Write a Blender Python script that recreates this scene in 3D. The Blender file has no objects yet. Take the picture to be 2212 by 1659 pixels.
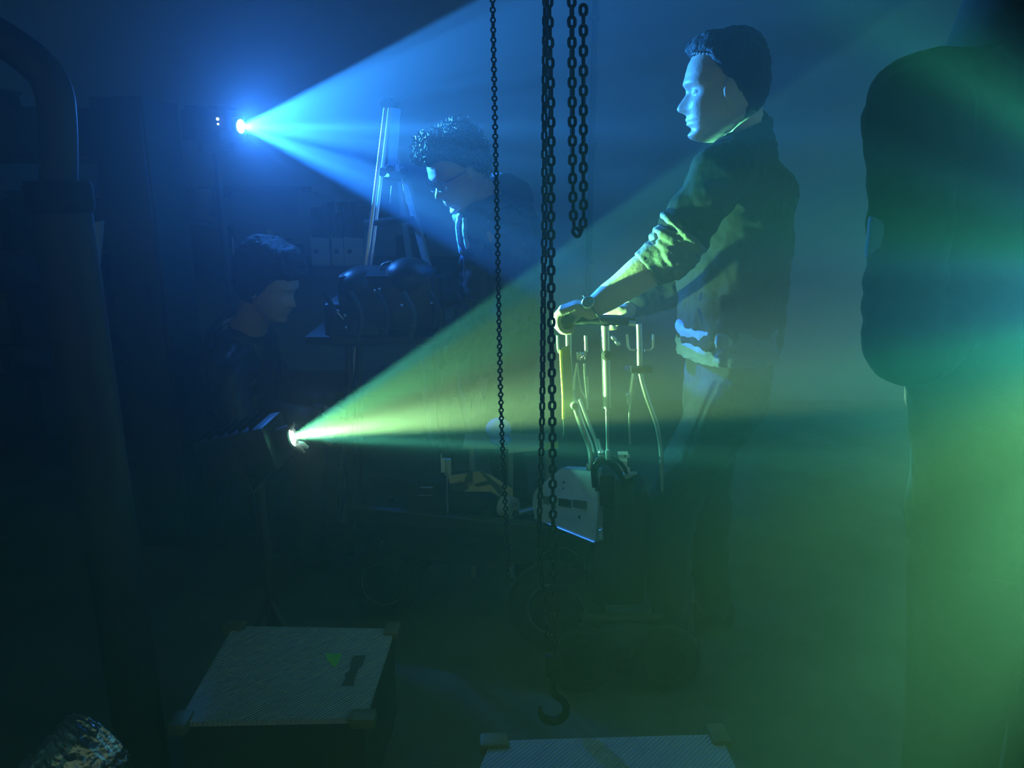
import bpy, bmesh, math, random
from mathutils import Vector, Matrix, noise
V = Vector
random.seed(7)
C = bpy.context.scene
COL = C.collection

# ------------------------------------------------------------------ camera
F = 1720.0                       # focal length in pixels of the 2212 x 1659 frame
PITCH = math.radians(15)
CZ = 1.45
cam = bpy.data.objects.new('camera', bpy.data.cameras.new('camera'))
COL.objects.link(cam)
cam.data.lens = 36 * F / 2212
cam.data.clip_start = 0.02
cam.location = (0, 0, CZ)
cam.rotation_euler = (math.pi / 2 - PITCH, 0, 0)
C.camera = cam
CP, SP = math.cos(PITCH), math.sin(PITCH)

def W(px, py, Y):
    """world point seen at a photo pixel, standing Y metres into the room"""
    a = (px - 1106) / F
    b = (829.5 - py) / F
    d = V((a, CP + b * SP, -SP + b * CP))
    return V((0, 0, CZ)) + d * (Y / d.y)

# ------------------------------------------------------------------ view, world
C.view_settings.view_transform = 'Standard'
C.view_settings.look = 'None'
C.view_settings.gamma = 1
C.view_settings.use_curve_mapping = False
C.view_settings.exposure = 0.0
C.cycles.use_denoising = True
C.cycles.use_adaptive_sampling = True
C.cycles.adaptive_threshold = .02
C.cycles.volume_bounces = 1
C.cycles.max_bounces = 5
C.cycles.sample_clamp_indirect = 3.0
wd = bpy.data.worlds.new('ambient_fill')
C.world = wd
wd.use_nodes = True
bg = wd.node_tree.nodes['Background']
bg.inputs[0].default_value = (0.62, 0.95, 0.66, 1)  # dim greenish ambient fill, added to lift the dark areas
bg.inputs[1].default_value = 0.15

# ------------------------------------------------------------------ stage lamps
def N(nt, t, **kw):
    n = nt.nodes.new(t)
    for k, v in kw.items():
        setattr(n, k, v)
    return n

def math_node(nt, op, a, b=None, clamp=False):
    n = nt.nodes.new('ShaderNodeMath')
    n.operation = op
    n.use_clamp = clamp
    for i, x in enumerate((a, b)):
        if x is None:
            continue
        if isinstance(x, (int, float)):
            n.inputs[i].default_value = x
        else:
            nt.links.new(x, n.inputs[i])
    return n.outputs[0]

def beam(name, lpx, lY, tpx, tY, size, energy, stops, lamp_r=0.01, fine=0.35, seed=0.0, blend=0.06, uc=None, uwin=None, soft_u=None):
    """A projector lamp: a spot light behind a fan-shaped gobo. stops: (slope, rgb, strength)."""
    loc = W(lpx[0], lpx[1], lY)
    tgt = W(tpx[0], tpx[1], tY)
    ax = (tgt - loc).normalized()
    z = -ax
    tocam = (V((0, 0, CZ)) - loc).normalized()
    y = tocam.cross(ax).normalized()
    if y.z < 0:
        y = -y
    x = y.cross(z).normalized()
    R = Matrix((x, y, z))            # rows = local axes
    def local(d):
        q = R @ d
        return q.x / -q.z, q.y / -q.z
    cu, cv = local(tocam)
    if uc is not None:
        cu = uc
    def s_of(k):
        sg = 1 if tpx[0] > lpx[0] else -1
        q = W(lpx[0] + sg * 60, lpx[1] + 60 * k, lY)
        u, v = local((q - loc).normalized())
        return v / (cu - u)
    l = bpy.data.lights.new(name, 'SPOT')
    l.energy = energy
    l.spot_size = math.radians(size)
    l.spot_blend = blend
    l.shadow_soft_size = lamp_r
    l.use_nodes = True
    nt = l.node_tree
    em = nt.nodes['Emission']
    tc = N(nt, 'ShaderNodeTexCoord')
    sep = N(nt, 'ShaderNodeSeparateXYZ')
    nt.links.new(tc.outputs['Normal'], sep.inputs[0])
    mz = math_node(nt, 'MULTIPLY', sep.outputs[2], -1.0)
    u = math_node(nt, 'DIVIDE', sep.outputs[0], mz)
    v = math_node(nt, 'DIVIDE', sep.outputs[1], mz)
    s = math_node(nt, 'DIVIDE', v, math_node(nt, 'SUBTRACT', cu, u))
    ss = sorted((s_of(k), c, e) for k, c, e in stops)
    lo, hi = ss[0][0], ss[-1][0]
    t = math_node(nt, 'DIVIDE', math_node(nt, 'SUBTRACT', s, lo), hi - lo)
    ramp = N(nt, 'ShaderNodeValToRGB')
    nt.links.new(t, ramp.inputs[0])
    el = ramp.color_ramp.elements
    mx = max(e for _, _, e in ss)
    for i, (sv, c, e) in enumerate(ss):
        p = (sv - lo) / (hi - lo)
        if i == 0:
            q = el[0]; q.position = 0
        elif i == len(ss) - 1:
            q = el[len(el) - 1]; q.position = 1
        else:
            q = el.new(p)
        q.color = (c[0] * e / mx, c[1] * e / mx, c[2] * e / mx, 1)
    # fine slits of the gobo, plus slow blotches
    cmb = N(nt, 'ShaderNodeCombineXYZ')
    nt.links.new(math_node(nt, 'MULTIPLY', t, 26.0), cmb.inputs[0])
    nt.links.new(math_node(nt, 'MULTIPLY', u, 1.2), cmb.inputs[1])
    cmb.inputs[2].default_value = seed
    nz = N(nt, 'ShaderNodeTexNoise')
    nz.inputs['Scale'].default_value = 1.0
    nz.inputs['Detail'].default_value = 3.0
    nt.links.new(cmb.outputs[0], nz.inputs['Vector'])
    a = math_node(nt, 'SUBTRACT', nz.outputs[0], 0.5)
    a = math_node(nt, 'ADD', math_node(nt, 'MULTIPLY', a, fine * 4), 1.0)
    a = math_node(nt, 'MAXIMUM', a, 0.05)
    inside = math_node(nt, 'MULTIPLY', math_node(nt, 'GREATER_THAN', t, 0.0), math_node(nt, 'LESS_THAN', t, 1.0))
    if soft_u:
        q = math_node(nt, 'DIVIDE', math_node(nt, 'SUBTRACT', u, soft_u[0]), soft_u[1] - soft_u[0])
        q = math_node(nt, 'MINIMUM', math_node(nt, 'MAXIMUM', q, soft_u[2]), 1.0)
        edge = math_node(nt, 'MULTIPLY', math_node(nt, 'SUBTRACT', t, .62), 8.0, clamp=True)      # the upper rays keep the full width
        q = math_node(nt, 'MAXIMUM', q, edge)
        inside = math_node(nt, 'MULTIPLY', inside, q)
    if uwin:
        inside = math_node(nt, 'MULTIPLY', inside, math_node(nt, 'MULTIPLY', math_node(nt, 'GREATER_THAN', u, uwin[0]), math_node(nt, 'LESS_THAN', u, uwin[1])))
    nt.links.new(math_node(nt, 'MULTIPLY', math_node(nt, 'MULTIPLY', a, inside), mx), em.inputs['Strength'])
    nt.links.new(ramp.outputs[0], em.inputs['Color'])
    o = bpy.data.objects.new(name, l)
    COL.objects.link(o)
    M = R.transposed().to_4x4()
    M.translation = loc
    o.matrix_world = M
    return loc, ax, R

BL = (.014, .19, 1.0)
BL2 = (.032, .29, 1.0)
BW = (.035, .30, 1.0)
BLUE_Y, GREEN_Y, SIDE_Y = 3.2, 1.93, 0.80
blue_loc, blue_ax, blue_R = beam('blue_projector_light', (522, 273), BLUE_Y, (1500, 292), 2.55, 62, 1420, [
    (-.545, BL, 0), (-.525, BL2, 1.0), (-.42, BL2, 1.15), (-.33, BL2, 1.0), (-.27, BL2, .85), (-.16, BL2, .75), (-.08, BL2, .72),
    (-.035, BW, .85), (.0, BW, 1.15), (.03, BW, 1.05), (.12, BW, .8), (.2, BL2, .7), (.25, BL, .45), (.33, BL2, .8),
    (.45, BL2, .95), (.55, BL, .85), (.60, BL, 0)], seed=1.3, fine=.26)
GO, GY, GT = (.26, 1.0, .34), (.42, 1.0, .36), (.14, 1.0, .62)
green_loc, green_ax, green_R = beam('green_projector_light', (636, 943), GREEN_Y, (1500, 730), 1.88, 62, 760, [
    (-.715, GT, 0), (-.70, GT, .8), (-.63, GT, .6), (-.56, GO, .7), (-.42, GO, .8), (-.30, GY, .8), (-.22, GY, 1.6),
    (-.13, GY, 2.6), (-.06, GY, 2.0), (-.035, GT, .5), (-.005, GT, .22), (.02, GT, .25), (.035, GT, .7), (.06, GT, .6), (.08, GT, .15),
    (.15, GO, .03), (.22, GO, .02), (.3, GO, 0)], seed=4.1, fine=.07, soft_u=(-.16, -.04, .14))
SG, ST, SB = (.20, 1.0, .38), (.08, 1.0, .72), (.07, .62, .80)
side_loc, side_ax, side_R = beam('side_projector_light', (2800, 620), SIDE_Y, (1500, 1075), .62, 128, 135, [
    (-1.05, SB, 0), (-.85, SB, .25), (-.62, ST, .6), (-.5, SB, .4), (-.35, SB, .35), (-.12, ST, .45), (-.05, SB, .75), (-.02, SB, .5),
    (.12, SB, .6), (.2, ST, .8), (.26, ST, .7), (.5, SG, 1.0), (.9, SG, 1.5), (1.25, SG, 1.7), (1.6, SG, 1.0), (2.1, SG, 0)],
    seed=9.2, fine=.22, uwin=(-.6, .08))

def point(name, loc, col, e, r=.02):
    l = bpy.data.lights.new(name, 'POINT')
    l.energy = e; l.color = col; l.shadow_soft_size = r
    o = bpy.data.objects.new(name, l); COL.objects.link(o); o.location = loc
    return o
# light spilling sideways out of the front lenses
spill = bpy.data.lights.new('blue_lens_spill', 'SPOT')
spill.energy = 58; spill.color = (.03, .22, 1.0); spill.spot_size = math.radians(165); spill.spot_blend = .8; spill.shadow_soft_size = .02
so_ = bpy.data.objects.new('blue_lens_spill', spill); COL.objects.link(so_)
so_.location = blue_loc + blue_ax * .02
so_.rotation_euler = (blue_ax + V((0, 0, .12))).to_track_quat('-Z', 'Y').to_euler()
point('green_lens_spill', green_loc + green_ax * .02, (.2, 1.0, .6), .10)

# ------------------------------------------------------------------ materials
def mat(name, col, rough=.6, metal=0.0, bump=0.0, bscale=40.0, var=0.15, vscale=8.0, emit=None, aniso=None, coat=0.0, spec=None):
    m = bpy.data.materials.new(name)
    m.use_nodes = True
    nt = m.node_tree
    b = nt.nodes['Principled BSDF']
    b.inputs['Roughness'].default_value = rough
    b.inputs['Metallic'].default_value = metal
    b.inputs['Coat Weight'].default_value = coat
    if spec is not None:
        b.inputs['Specular IOR Level'].default_value = spec
    tc = N(nt, 'ShaderNodeTexCoord')
    nz = N(nt, 'ShaderNodeTexNoise')
    nz.inputs['Scale'].default_value = vscale
    nz.inputs['Detail'].default_value = 4
    nt.links.new(tc.outputs['Object'], nz.inputs['Vector'])
    r = N(nt, 'ShaderNodeValToRGB')
    r.color_ramp.elements[0].position = .3
    r.color_ramp.elements[1].position = .7
    r.color_ramp.elements[0].color = (*[c * (1 - var) for c in col], 1)
    r.color_ramp.elements[1].color = (*[min(1, c * (1 + var)) for c in col], 1)
    nt.links.new(nz.outputs[0], r.inputs[0])
    nt.links.new(r.outputs[0], b.inputs['Base Color'])
    if bump:
        n2 = N(nt, 'ShaderNodeTexNoise')
        n2.inputs['Scale'].default_value = bscale
        n2.inputs['Detail'].default_value = 5
        nt.links.new(tc.outputs['Object'], n2.inputs['Vector'])
        bm = N(nt, 'ShaderNodeBump')
        bm.inputs['Strength'].default_value = bump
        bm.inputs['Distance'].default_value = .01
        nt.links.new(n2.outputs[0], bm.inputs['Height'])
        nt.links.new(bm.outputs[0], b.inputs['Normal'])
    if emit:
        b.inputs['Emission Color'].default_value = (*emit[0], 1)
        b.inputs['Emission Strength'].default_value = emit[1]
    return m

M = {}
M['concrete'] = mat('concrete_floor', (.085, .092, .08), .75, bump=.3, bscale=18, var=.35, vscale=3)
M['plaster'] = mat('painted_wall', (.26, .31, .33), .85, bump=.1, bscale=30, var=.06, vscale=1.2)
M['ceiling'] = mat('ceiling_paint', (.08, .08, .08), .9)
M['chain'] = mat('oiled_chain_steel', (.012, .012, .010), .55, .4, bump=.3, bscale=150, spec=.3)
M['black'] = mat('black_paint', (.012, .012, .013), .45, bump=.1)
M['rubber'] = mat('black_rubber', (.010, .010, .010), .8, bump=.3, bscale=60)
M['dark'] = mat('dark_grey_paint', (.022, .024, .024), .6, bump=.1)
M['darkblue'] = mat('dark_blue_paint', (.015, .02, .03), .5)
M['chrome'] = mat('polished_steel', (.80, .82, .80), .32, 1.0, bump=.02, var=.04)
M['zinc'] = mat('zinc_plate', (.52, .68, .82), .40, .45, bump=.06, bscale=12, var=.10, vscale=14)  # blue of the lamp light is tinted into the zinc colour
M['alu'] = mat('aluminium', (.6, .62, .63), .35, .9, bump=.05, var=.05)
M['white'] = mat('white_enamel', (.75, .76, .74), .4, var=.04)
M['cardwhite'] = mat('white_cardboard', (.45, .47, .48), .8, var=.05)
M['greybox'] = mat('grey_plastic', (.30, .34, .36), .6)
M['cable'] = mat('glossy_black_cable', (.01, .01, .012), .12, coat=.6)
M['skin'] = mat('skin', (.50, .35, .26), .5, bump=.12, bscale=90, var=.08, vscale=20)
M['skin_dark'] = mat('skin_in_shade', (.40, .26, .19), .55, bump=.1, bscale=90, var=.08, vscale=20)  # darker copy of the skin, with shade put into the colour
M['blackcloth'] = mat('black_cloth', (.008, .008, .008), .95, bump=.2, spec=.1)
M['hair'] = mat('dark_hair', (.014, .011, .009), .8, bump=.6, bscale=120)
M['curls'] = mat('dark_curly_hair', (.05, .04, .03), .35, var=.3)
M['jacket'] = mat('dark_jacket_cloth', (.009, .009, .008), .9, spec=.08, bump=.35, bscale=45, var=.15)
M['sleeve'] = mat('olive_sleeve_cloth', (.11, .11, .09), .75, bump=.35, bscale=45, var=.15)
M['hem'] = mat('blue_shirt_hem_cloth', (.04, .08, .17), .85, bump=.25, bscale=60)
M['jeans'] = mat('blue_denim', (.012, .019, .04), .9, spec=.15, bump=.3, bscale=140)
M['hoodie'] = mat('navy_hoodie_cloth', (.035, .045, .07), .8, bump=.3, bscale=50)
M['hoodlight'] = mat('blue_shirt_cloth', (.25, .32, .45), .7, bump=.3, bscale=50)
M['yellow'] = mat('yellow_webbing', (.60, .58, .04), .5, bump=.2, bscale=200)
M['ply'] = mat('pale_plywood', (.42, .33, .20), .6, bump=.1, var=.2, vscale=20)
M['foil'] = mat('crinkled_foil', (.55, .57, .55), .25, 1.0, bump=1.0, bscale=28, var=.2, vscale=20)
M['bluecap'] = mat('blue_cushion_cloth', (.10, .20, .95), .6, bump=.3, bscale=80)
M['glass'] = mat('glasses_plastic', (.01, .01, .01), .2)
M['led'] = mat('white_indicator', (.8, .9, 1), .4, emit=((.6, .85, 1.0), 6.0))
M['lens_blue'] = mat('glowing_blue_lens', (.8, .9, 1), .3, emit=((.35, .7, 1.0), 60.0))
M['lens_green'] = mat('glowing_green_lens', (.9, 1, .9), .3, emit=((.75, 1.0, .85), 40.0))
M['lens_side'] = mat('glowing_teal_lens', (.9, 1, .9), .3, emit=((.3, 1.0, .6), 10.0))
M['tabletop'] = mat('pale_tabletop', (.50, .53, .50), .5)
M['lime'] = mat('lime_patch', (.18, .60, .10), .6)
M['corner'] = mat('brass_brown_corner', (.14, .13, .07), .5, .3)
M['print'] = mat('dark_print', (.05, .07, .07), .7)
M['tyre_rim'] = mat('dull_rim_steel', (.30, .30, .27), .35, .9)

def knurl_mat(name, col):
    m = mat(name, col, .55, var=.06)
    nt = m.node_tree
    b = nt.nodes['Principled BSDF']
    tc = nt.nodes['Texture Coordinate']
    mp = N(nt, 'ShaderNodeMapping')
    mp.inputs['Rotation'].default_value = (0, 0, .75)
    nt.links.new(tc.outputs['Object'], mp.inputs[0])
    w = N(nt, 'ShaderNodeTexWave')
    w.inputs['Scale'].default_value = 42
    w.inputs['Distortion'].default_value = .4
    nt.links.new(mp.outputs[0], w.inputs['Vector'])
    bm = N(nt, 'ShaderNodeBump')
    bm.inputs['Strength'].default_value = .8
    bm.inputs['Distance'].default_value = .004
    nt.links.new(w.outputs[0], bm.inputs['Height'])
    nt.links.new(bm.outputs[0], b.inputs['Normal'])
    return m
M['knurl'] = knurl_mat('ribbed_grey_top', (.34, .40, .42))

# ------------------------------------------------------------------ mesh helpers
class MB:
    def __init__(s):
        s.v = []; s.f = []
    def add(s, vs, fs):
        n = len(s.v)
        s.v += [tuple(x) for x in vs]
        s.f += [tuple(i + n for i in f) for f in fs]
        return s
    def box(s, c, size, R=None):
        c = V(c); hx, hy, hz = size[0] / 2, size[1] / 2, size[2] / 2
        R = R or Matrix.Identity(3)
        vs = [c + R @ V((x * hx, y * hy, z * hz)) for z in (-1, 1) for x, y in ((-1, -1), (1, -1), (1, 1), (-1, 1))]
        return s.add(vs, [(0, 3, 2, 1), (4, 5, 6, 7), (0, 1, 5, 4), (1, 2, 6, 5), (2, 3, 7, 6), (3, 0, 4, 7)])
    def bbox(s, c, size, R=None, b=.004):
        """box with chamfered edges"""
        c = V(c); R = R or Matrix.Identity(3)
        bm = bmesh.new()
        bmesh.ops.create_cube(bm, size=1)
        for v in bm.verts:
            v.co = V((v.co.x * size[0], v.co.y * size[1], v.co.z * size[2]))
        bmesh.ops.bevel(bm, geom=bm.edges[:], offset=min(b, min(size) * .3), segments=2, affect='EDGES', profile=.6)
        vs = [c + R @ v.co for v in bm.verts]
        bm.verts.index_update()
        fs = [[v.index for v in f.verts] for f in bm.faces]
        bm.free()
        return s.add(vs, fs)
    def tube(s, pts, r, n=10, closed=False, cap=True, up=None):
        pts = [V(p) for p in pts]
        k = len(pts)
        rs = r if isinstance(r, list) else [r] * k
        up = V(up) if up is not None else None
        rings = []
        prev = None
        for i, p in enumerate(pts):
            if closed:
                t = (pts[(i + 1) % k] - pts[i - 1])
            else:
                t = pts[min(i + 1, k - 1)] - pts[max(i - 1, 0)]
            t.normalize()
            if up is not None:
                a = up - t * up.dot(t)
            elif prev is None:
                a = V((0, 0, 1)) if abs(t.z) < .9 else V((1, 0, 0))
                a = a - t * a.dot(t)
            else:
                a = prev - t * prev.dot(t)
            a.normalize(); prev = a
            b = t.cross(a)
            rr = rs[i]
            ra, rb = rr if isinstance(rr, (list, tuple)) else (rr, rr)
            rings.append([p + a * (ra * math.cos(2 * math.pi * j / n)) + b * (rb * math.sin(2 * math.pi * j / n)) for j in range(n)])
        vs = [q for g in rings for q in g]
        fs = []
        for i in range(k if closed else k - 1):
            i2 = (i + 1) % k
            for j in range(n):
                j2 = (j + 1) % n
                fs.append((i * n + j, i * n + j2, i2 * n + j2, i2 * n + j))
        if cap and not closed:
            fs.append(tuple(range(n - 1, -1, -1)))
            fs.append(tuple((k - 1) * n + j for j in range(n)))
        return s.add(vs, fs)
    def ell(s, c, rad, R=None, n=20, m=12):
        c = V(c); R = R or Matrix.Identity(3)
        if isinstance(rad, (int, float)):
            rad = (rad, rad, rad)
        vs = [c + R @ V((0, 0, -rad[2]))]
        for i in range(1, m):
            ph = -math.pi / 2 + math.pi * i / m
            for j in range(n):
                th = 2 * math.pi * j / n
                vs.append(c + R @ V((rad[0] * math.cos(ph) * math.cos(th), rad[1] * math.cos(ph) * math.sin(th), rad[2] * math.sin(ph))))
        vs.append(c + R @ V((0, 0, rad[2])))
        fs = [(0, 1 + (j + 1) % n, 1 + j) for j in range(n)]
        for i in range(m - 2):
            for j in range(n):
                a = 1 + i * n + j; b = 1 + i * n + (j + 1) % n
                fs.append((a, b, b + n, a + n))
        L = len(vs) - 1
        o = 1 + (m - 2) * n
        fs += [(o + j, o + (j + 1) % n, L) for j in range(n)]
        return s.add(vs, fs)
    def cyl(s, a, b, r, n=20, r2=None):
        return s.tube([a, b], [r, r if r2 is None else r2], n)
    def prism(s, pts, off):
        """outline of world points thickened by the vector off"""
        k = len(pts); off = V(off)
        vs = [V(p) for p in pts] + [V(p) + off for p in pts]
        fs = [tuple(range(k - 1, -1, -1)), tuple(range(k, 2 * k))]
        fs += [(i, (i + 1) % k, (i + 1) % k + k, i + k) for i in range(k)]
        return s.add(vs, fs)
    def lathe(s, prof, c, axis=(0, 0, 1), n=32):
        """prof: (radius, height along axis)"""
        c = V(c); ax = V(axis).normalized()
        a = ax.orthogonal().normalized(); b = ax.cross(a)
        k = len(prof)
        vs = [c + ax * h + (a * math.cos(2 * math.pi * j / n) + b * math.sin(2 * math.pi * j / n)) * r for r, h in prof for j in range(n)]
        fs = [(i * n + j, i * n + (j + 1) % n, (i + 1) * n + (j + 1) % n, (i + 1) * n + j) for i in range(k - 1) for j in range(n)]
        if prof[0][0] > 1e-5:
            fs.append(tuple(range(n - 1, -1, -1)))
        if prof[-1][0] > 1e-5:
            fs.append(tuple((k - 1) * n + j for j in range(n)))
        return s.add(vs, fs)
    def build(s, name, m, parent=None, smooth=True, loc=None):
        me = bpy.data.meshes.new(name)
        off = V((0, 0, 0))
        if parent is not None:
            q = parent
            while q is not None:
                off += q.location; q = q.parent
        elif loc is not None:
            off = V(loc)
        me.from_pydata([V(v) - off for v in s.v], [], s.f)
        me.validate()
        bm = bmesh.new(); bm.from_mesh(me)
        bmesh.ops.recalc_face_normals(bm, faces=bm.faces[:])
        bm.to_mesh(me); bm.free()
        if smooth:
            for p in me.polygons:
                p.use_smooth = True
            try:
                me.set_sharp_from_angle(angle=math.radians(40))
            except Exception:
                pass
        me.materials.append(M[m] if isinstance(m, str) else m)
        o = bpy.data.objects.new(name, me)
        COL.objects.link(o)
        if parent is not None:
            o.parent = parent
        elif loc is not None:
            o.location = loc
        return o

def tag(o, label=None, cat=None, group=None, kind=None):
    if label: o['label'] = label
    if cat: o['category'] = cat
    if group: o['group'] = group
    if kind: o['kind'] = kind
    return o

def thing(name, label, cat, loc, group=None):
    o = bpy.data.objects.new(name, None)
    o.empty_display_size = .05
    COL.objects.link(o)
    o.location = loc
    return tag(o, label, cat, group)

def struct(name, mb, m):
    return tag(mb.build(name, m, smooth=False), kind='structure')

def catmull(pts, n=6):
    pts = [V(p) for p in pts]
    P = [pts[0] * 2 - pts[1]] + pts + [pts[-1] * 2 - pts[-2]]
    out = []
    for i in range(1, len(P) - 2):
        for j in range(n):
            t = j / n
            a, b, c, d = P[i - 1], P[i], P[i + 1], P[i + 2]
            out.append(.5 * ((2 * b) + (c - a) * t + (2 * a - 5 * b + 4 * c - d) * t * t + (3 * b - a - 3 * c + d) * t ** 3))
    out.append(pts[-1])
    return out

def text(name, body, size, loc, R, m, parent, ext=.0004):
    cu = bpy.data.curves.new(name, 'FONT')
    cu.body = body; cu.size = size; cu.extrude = ext
    cu.align_x = 'CENTER'; cu.align_y = 'CENTER'
    tmp = bpy.data.objects.new(name + '_curve', cu)
    COL.objects.link(tmp)
    bpy.context.view_layer.update()
    me = bpy.data.meshes.new_from_object(tmp)
    bpy.data.objects.remove(tmp)
    me.transform(Matrix.Translation(V(loc)) @ R.to_4x4())
    off = V((0, 0, 0)); q = parent
    while q is not None:
        off += q.location; q = q.parent
    me.transform(Matrix.Translation(-off))
    me.materials.clear(); me.materials.append(M[m])
    o = bpy.data.objects.new(name, me); COL.objects.link(o); o.parent = parent
    return o

# ------------------------------------------------------------------ the room
X0, X1, Y0, Y1, ZC = -2.75, 2.9, -1.6, 5.0, 3.1
struct('floor', MB().box(((X0 + X1) / 2, (Y0 + Y1) / 2, -.05), (X1 - X0 + .4, Y1 - Y0 + .4, .1)), 'concrete')
struct('ceiling', MB().box(((X0 + X1) / 2, (Y0 + Y1) / 2, ZC + .05), (X1 - X0 + .4, Y1 - Y0 + .4, .1)), 'ceiling')
struct('wall_back', MB().box(((X0 + X1) / 2, Y1 + .05, ZC / 2), (X1 - X0 + .2, .1, ZC)), 'plaster')
struct('wall_left', MB().box((X0 - .05, (Y0 + Y1) / 2, ZC / 2), (.1, Y1 - Y0, ZC)), 'plaster')
struct('wall_right', MB().box((X1 + .05, (Y0 + Y1) / 2, ZC / 2), (.1, Y1 - Y0, ZC)), 'plaster')

# haze: thin theatre smoke filling the whole room
hz = bpy.data.materials.new('theatre_haze')
hz.use_nodes = True
nt = hz.node_tree
nt.nodes.clear()
out = N(nt, 'ShaderNodeOutputMaterial')
vs = N(nt, 'ShaderNodeVolumeScatter')
vs.inputs['Density'].default_value = .078
vs.inputs['Anisotropy'].default_value = .72
nt.links.new(vs.outputs[0], out.inputs['Volume'])
tag(MB().box(((X0 + X1) / 2, (Y0 + Y1) / 2, ZC / 2), (X1 - X0 + .5, Y1 - Y0 + .5, ZC + .3)).build('haze', hz, smooth=False),
    'thin theatre haze filling the dark room and showing the beams', 'haze', kind='stuff')


# ------------------------------------------------------------------ projectors
def axes_from(ax):
    x = V(ax).normalized()
    y = V((0, 0, 1)).cross(x).normalized()
    z = x.cross(y)
    return Matrix((x, y, z)).transposed()

def projector(label, loc, ax, lens, stand_to, lens_r=.018, spread=.18):
    R = axes_from(ax)
    t = thing('stage_projector', label, 'projector', V((loc.x, loc.y, stand_to)) - V(ax) * .1)
    t.location.z = stand_to
    fl = R @ V((1, 0, 0))
    MB().bbox(loc - fl * .135, (.19, .15, .12), R, .012).build('housing', 'black', t)
    MB().lathe([(.030, -.05), (.034, -.02), (.034, -.004), (.026, -.002), (.022, -.012)], loc, fl, 28).build('lens_barrel', 'black', t)
    MB().lathe([(.001, -.010), (lens_r * .7, -.008), (lens_r, -.0065), (lens_r, -.012)], loc, fl, 24).build('lens', lens, t)
    fins = MB()
    for i in range(6):
        fins.box(loc + R @ V((-.215 + i * .028, 0, .064)), (.008, .12, .012), R)
    fins.build('cooling_fins', 'blackcloth', t)
    yk = MB()
    for sgn in (-1, 1):
        yk.box(loc + R @ V((-.13, sgn * .083, -.03)), (.03, .006, .13), R)
    yk.box(loc + R @ V((-.13, 0, -.095)), (.03, .172, .006), R)
    yk.build('yoke', 'dark', t)
    b = loc + R @ V((-.13, 0, -.095))
    MB().cyl(b, V((b.x, b.y, stand_to + .02)), .013).build('stand_pole', 'dark', t)
    for i in range(3):
        a = 2 * math.pi * i / 3 + 1.57
        h = min(.35, (b.z - stand_to) * .5)
        MB().tube([V((b.x, b.y, stand_to + h)), V((b.x + spread * math.cos(a), b.y + spread * math.sin(a), stand_to + .006))], .008).build('leg', 'dark', t)
    return t, R

tb, Rb = projector('black stage projector throwing the blue beam from the far left', blue_loc, blue_ax, 'lens_blue', 0.0, .026)
for px, py, r in ((470, 257, .0055), (471, 268, .004)):
    MB().ell(W(px, py, 3.14), r, n=10, m=6).build('indicator_light', 'led', tb)
MB().bbox(W(470, 264, 3.19), (.10, .08, .07), None, .01).build('control_box', 'black', tb)
tg, Rg = projector('low black projector throwing the yellow-green beam', green_loc, green_ax, 'lens_green', 0.0, .020)
# bent metal flaps around the lens, catching the light
for a0, ln in ((2.0, .035), (-1.9, .05), (-1.2, .045)):
    c = green_loc + Rg @ V((-.002, .027 * math.cos(a0), .027 * math.sin(a0)))
    e = green_loc + Rg @ V((.018, (.027 + ln * .4) * math.cos(a0), (.027 + ln * .4) * math.sin(a0)))
    MB().tube([c, (c + e) / 2 + V((0, 0, .003)), e], [(.010, .002), (.009, .002), (.004, .002)], 8).build('barn_door', 'alu', tg)
MB().tube(catmull([green_loc + Rg @ V((-.22, 0, -.02)), W(560, 970, 2.5), W(500, 975, 2.55), W(440, 985, 2.6), W(400, 1100, 2.6)]), .004, 6).build('power_cable', 'dark', tg)
ts, Rs = projector('black projector at the right throwing the green and teal fan', side_loc, side_ax, 'lens_side', 0.0, .012, .10)

# ------------------------------------------------------------------ people
def lerp(a, b, t): return a + (b - a) * t
def curve(tab, z):
    if z >= tab[0][0]: return tab[0][1]
    for (z0, a), (z1, b) in zip(tab, tab[1:]):
        if z >= z1:
            t = (z0 - z) / (z0 - z1); t = t * t * (3 - 2 * t) * .35 + t * .65
            return lerp(a, b, t)
    return tab[-1][1]
G = lambda d, s: math.exp(-d * d / (2 * s * s))
FRONT = [(.118, .012), (.112, .038), (.1, .058), (.085, .072), (.065, .083), (.045, .089), (.03, .092), (.02, .0935), (.008, .086), (-.005, .082),
         (-.03, .082), (-.05, .083), (-.07, .082), (-.088, .078), (-.1, .080), (-.11, .075), (-.118, .058), (-.122, .035)]
BACK = [(.118, -.012), (.112, -.045), (.1, -.066), (.08, -.086), (.05, -.1), (.02, -.103), (-.01, -.098), (-.035, -.086), (-.06, -.066),
        (-.08, -.038), (-.1, -.012), (-.118, .012), (-.122, .02)]
HALF = [(.118, .012), (.112, .035), (.1, .050), (.08, .065), (.05, .076), (.02, .078), (-.01, .075), (-.035, .069), (-.06, .062),
        (-.08, .053), (-.1, .038), (-.115, .022), (-.122, .008)]
NOSE = [(.022, 0), (.012, .004), (0, .008), (-.015, .017), (-.028, .026), (-.036, .029), (-.042, .026), (-.048, .012), (-.054, .001), (-.06, 0)]
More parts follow.
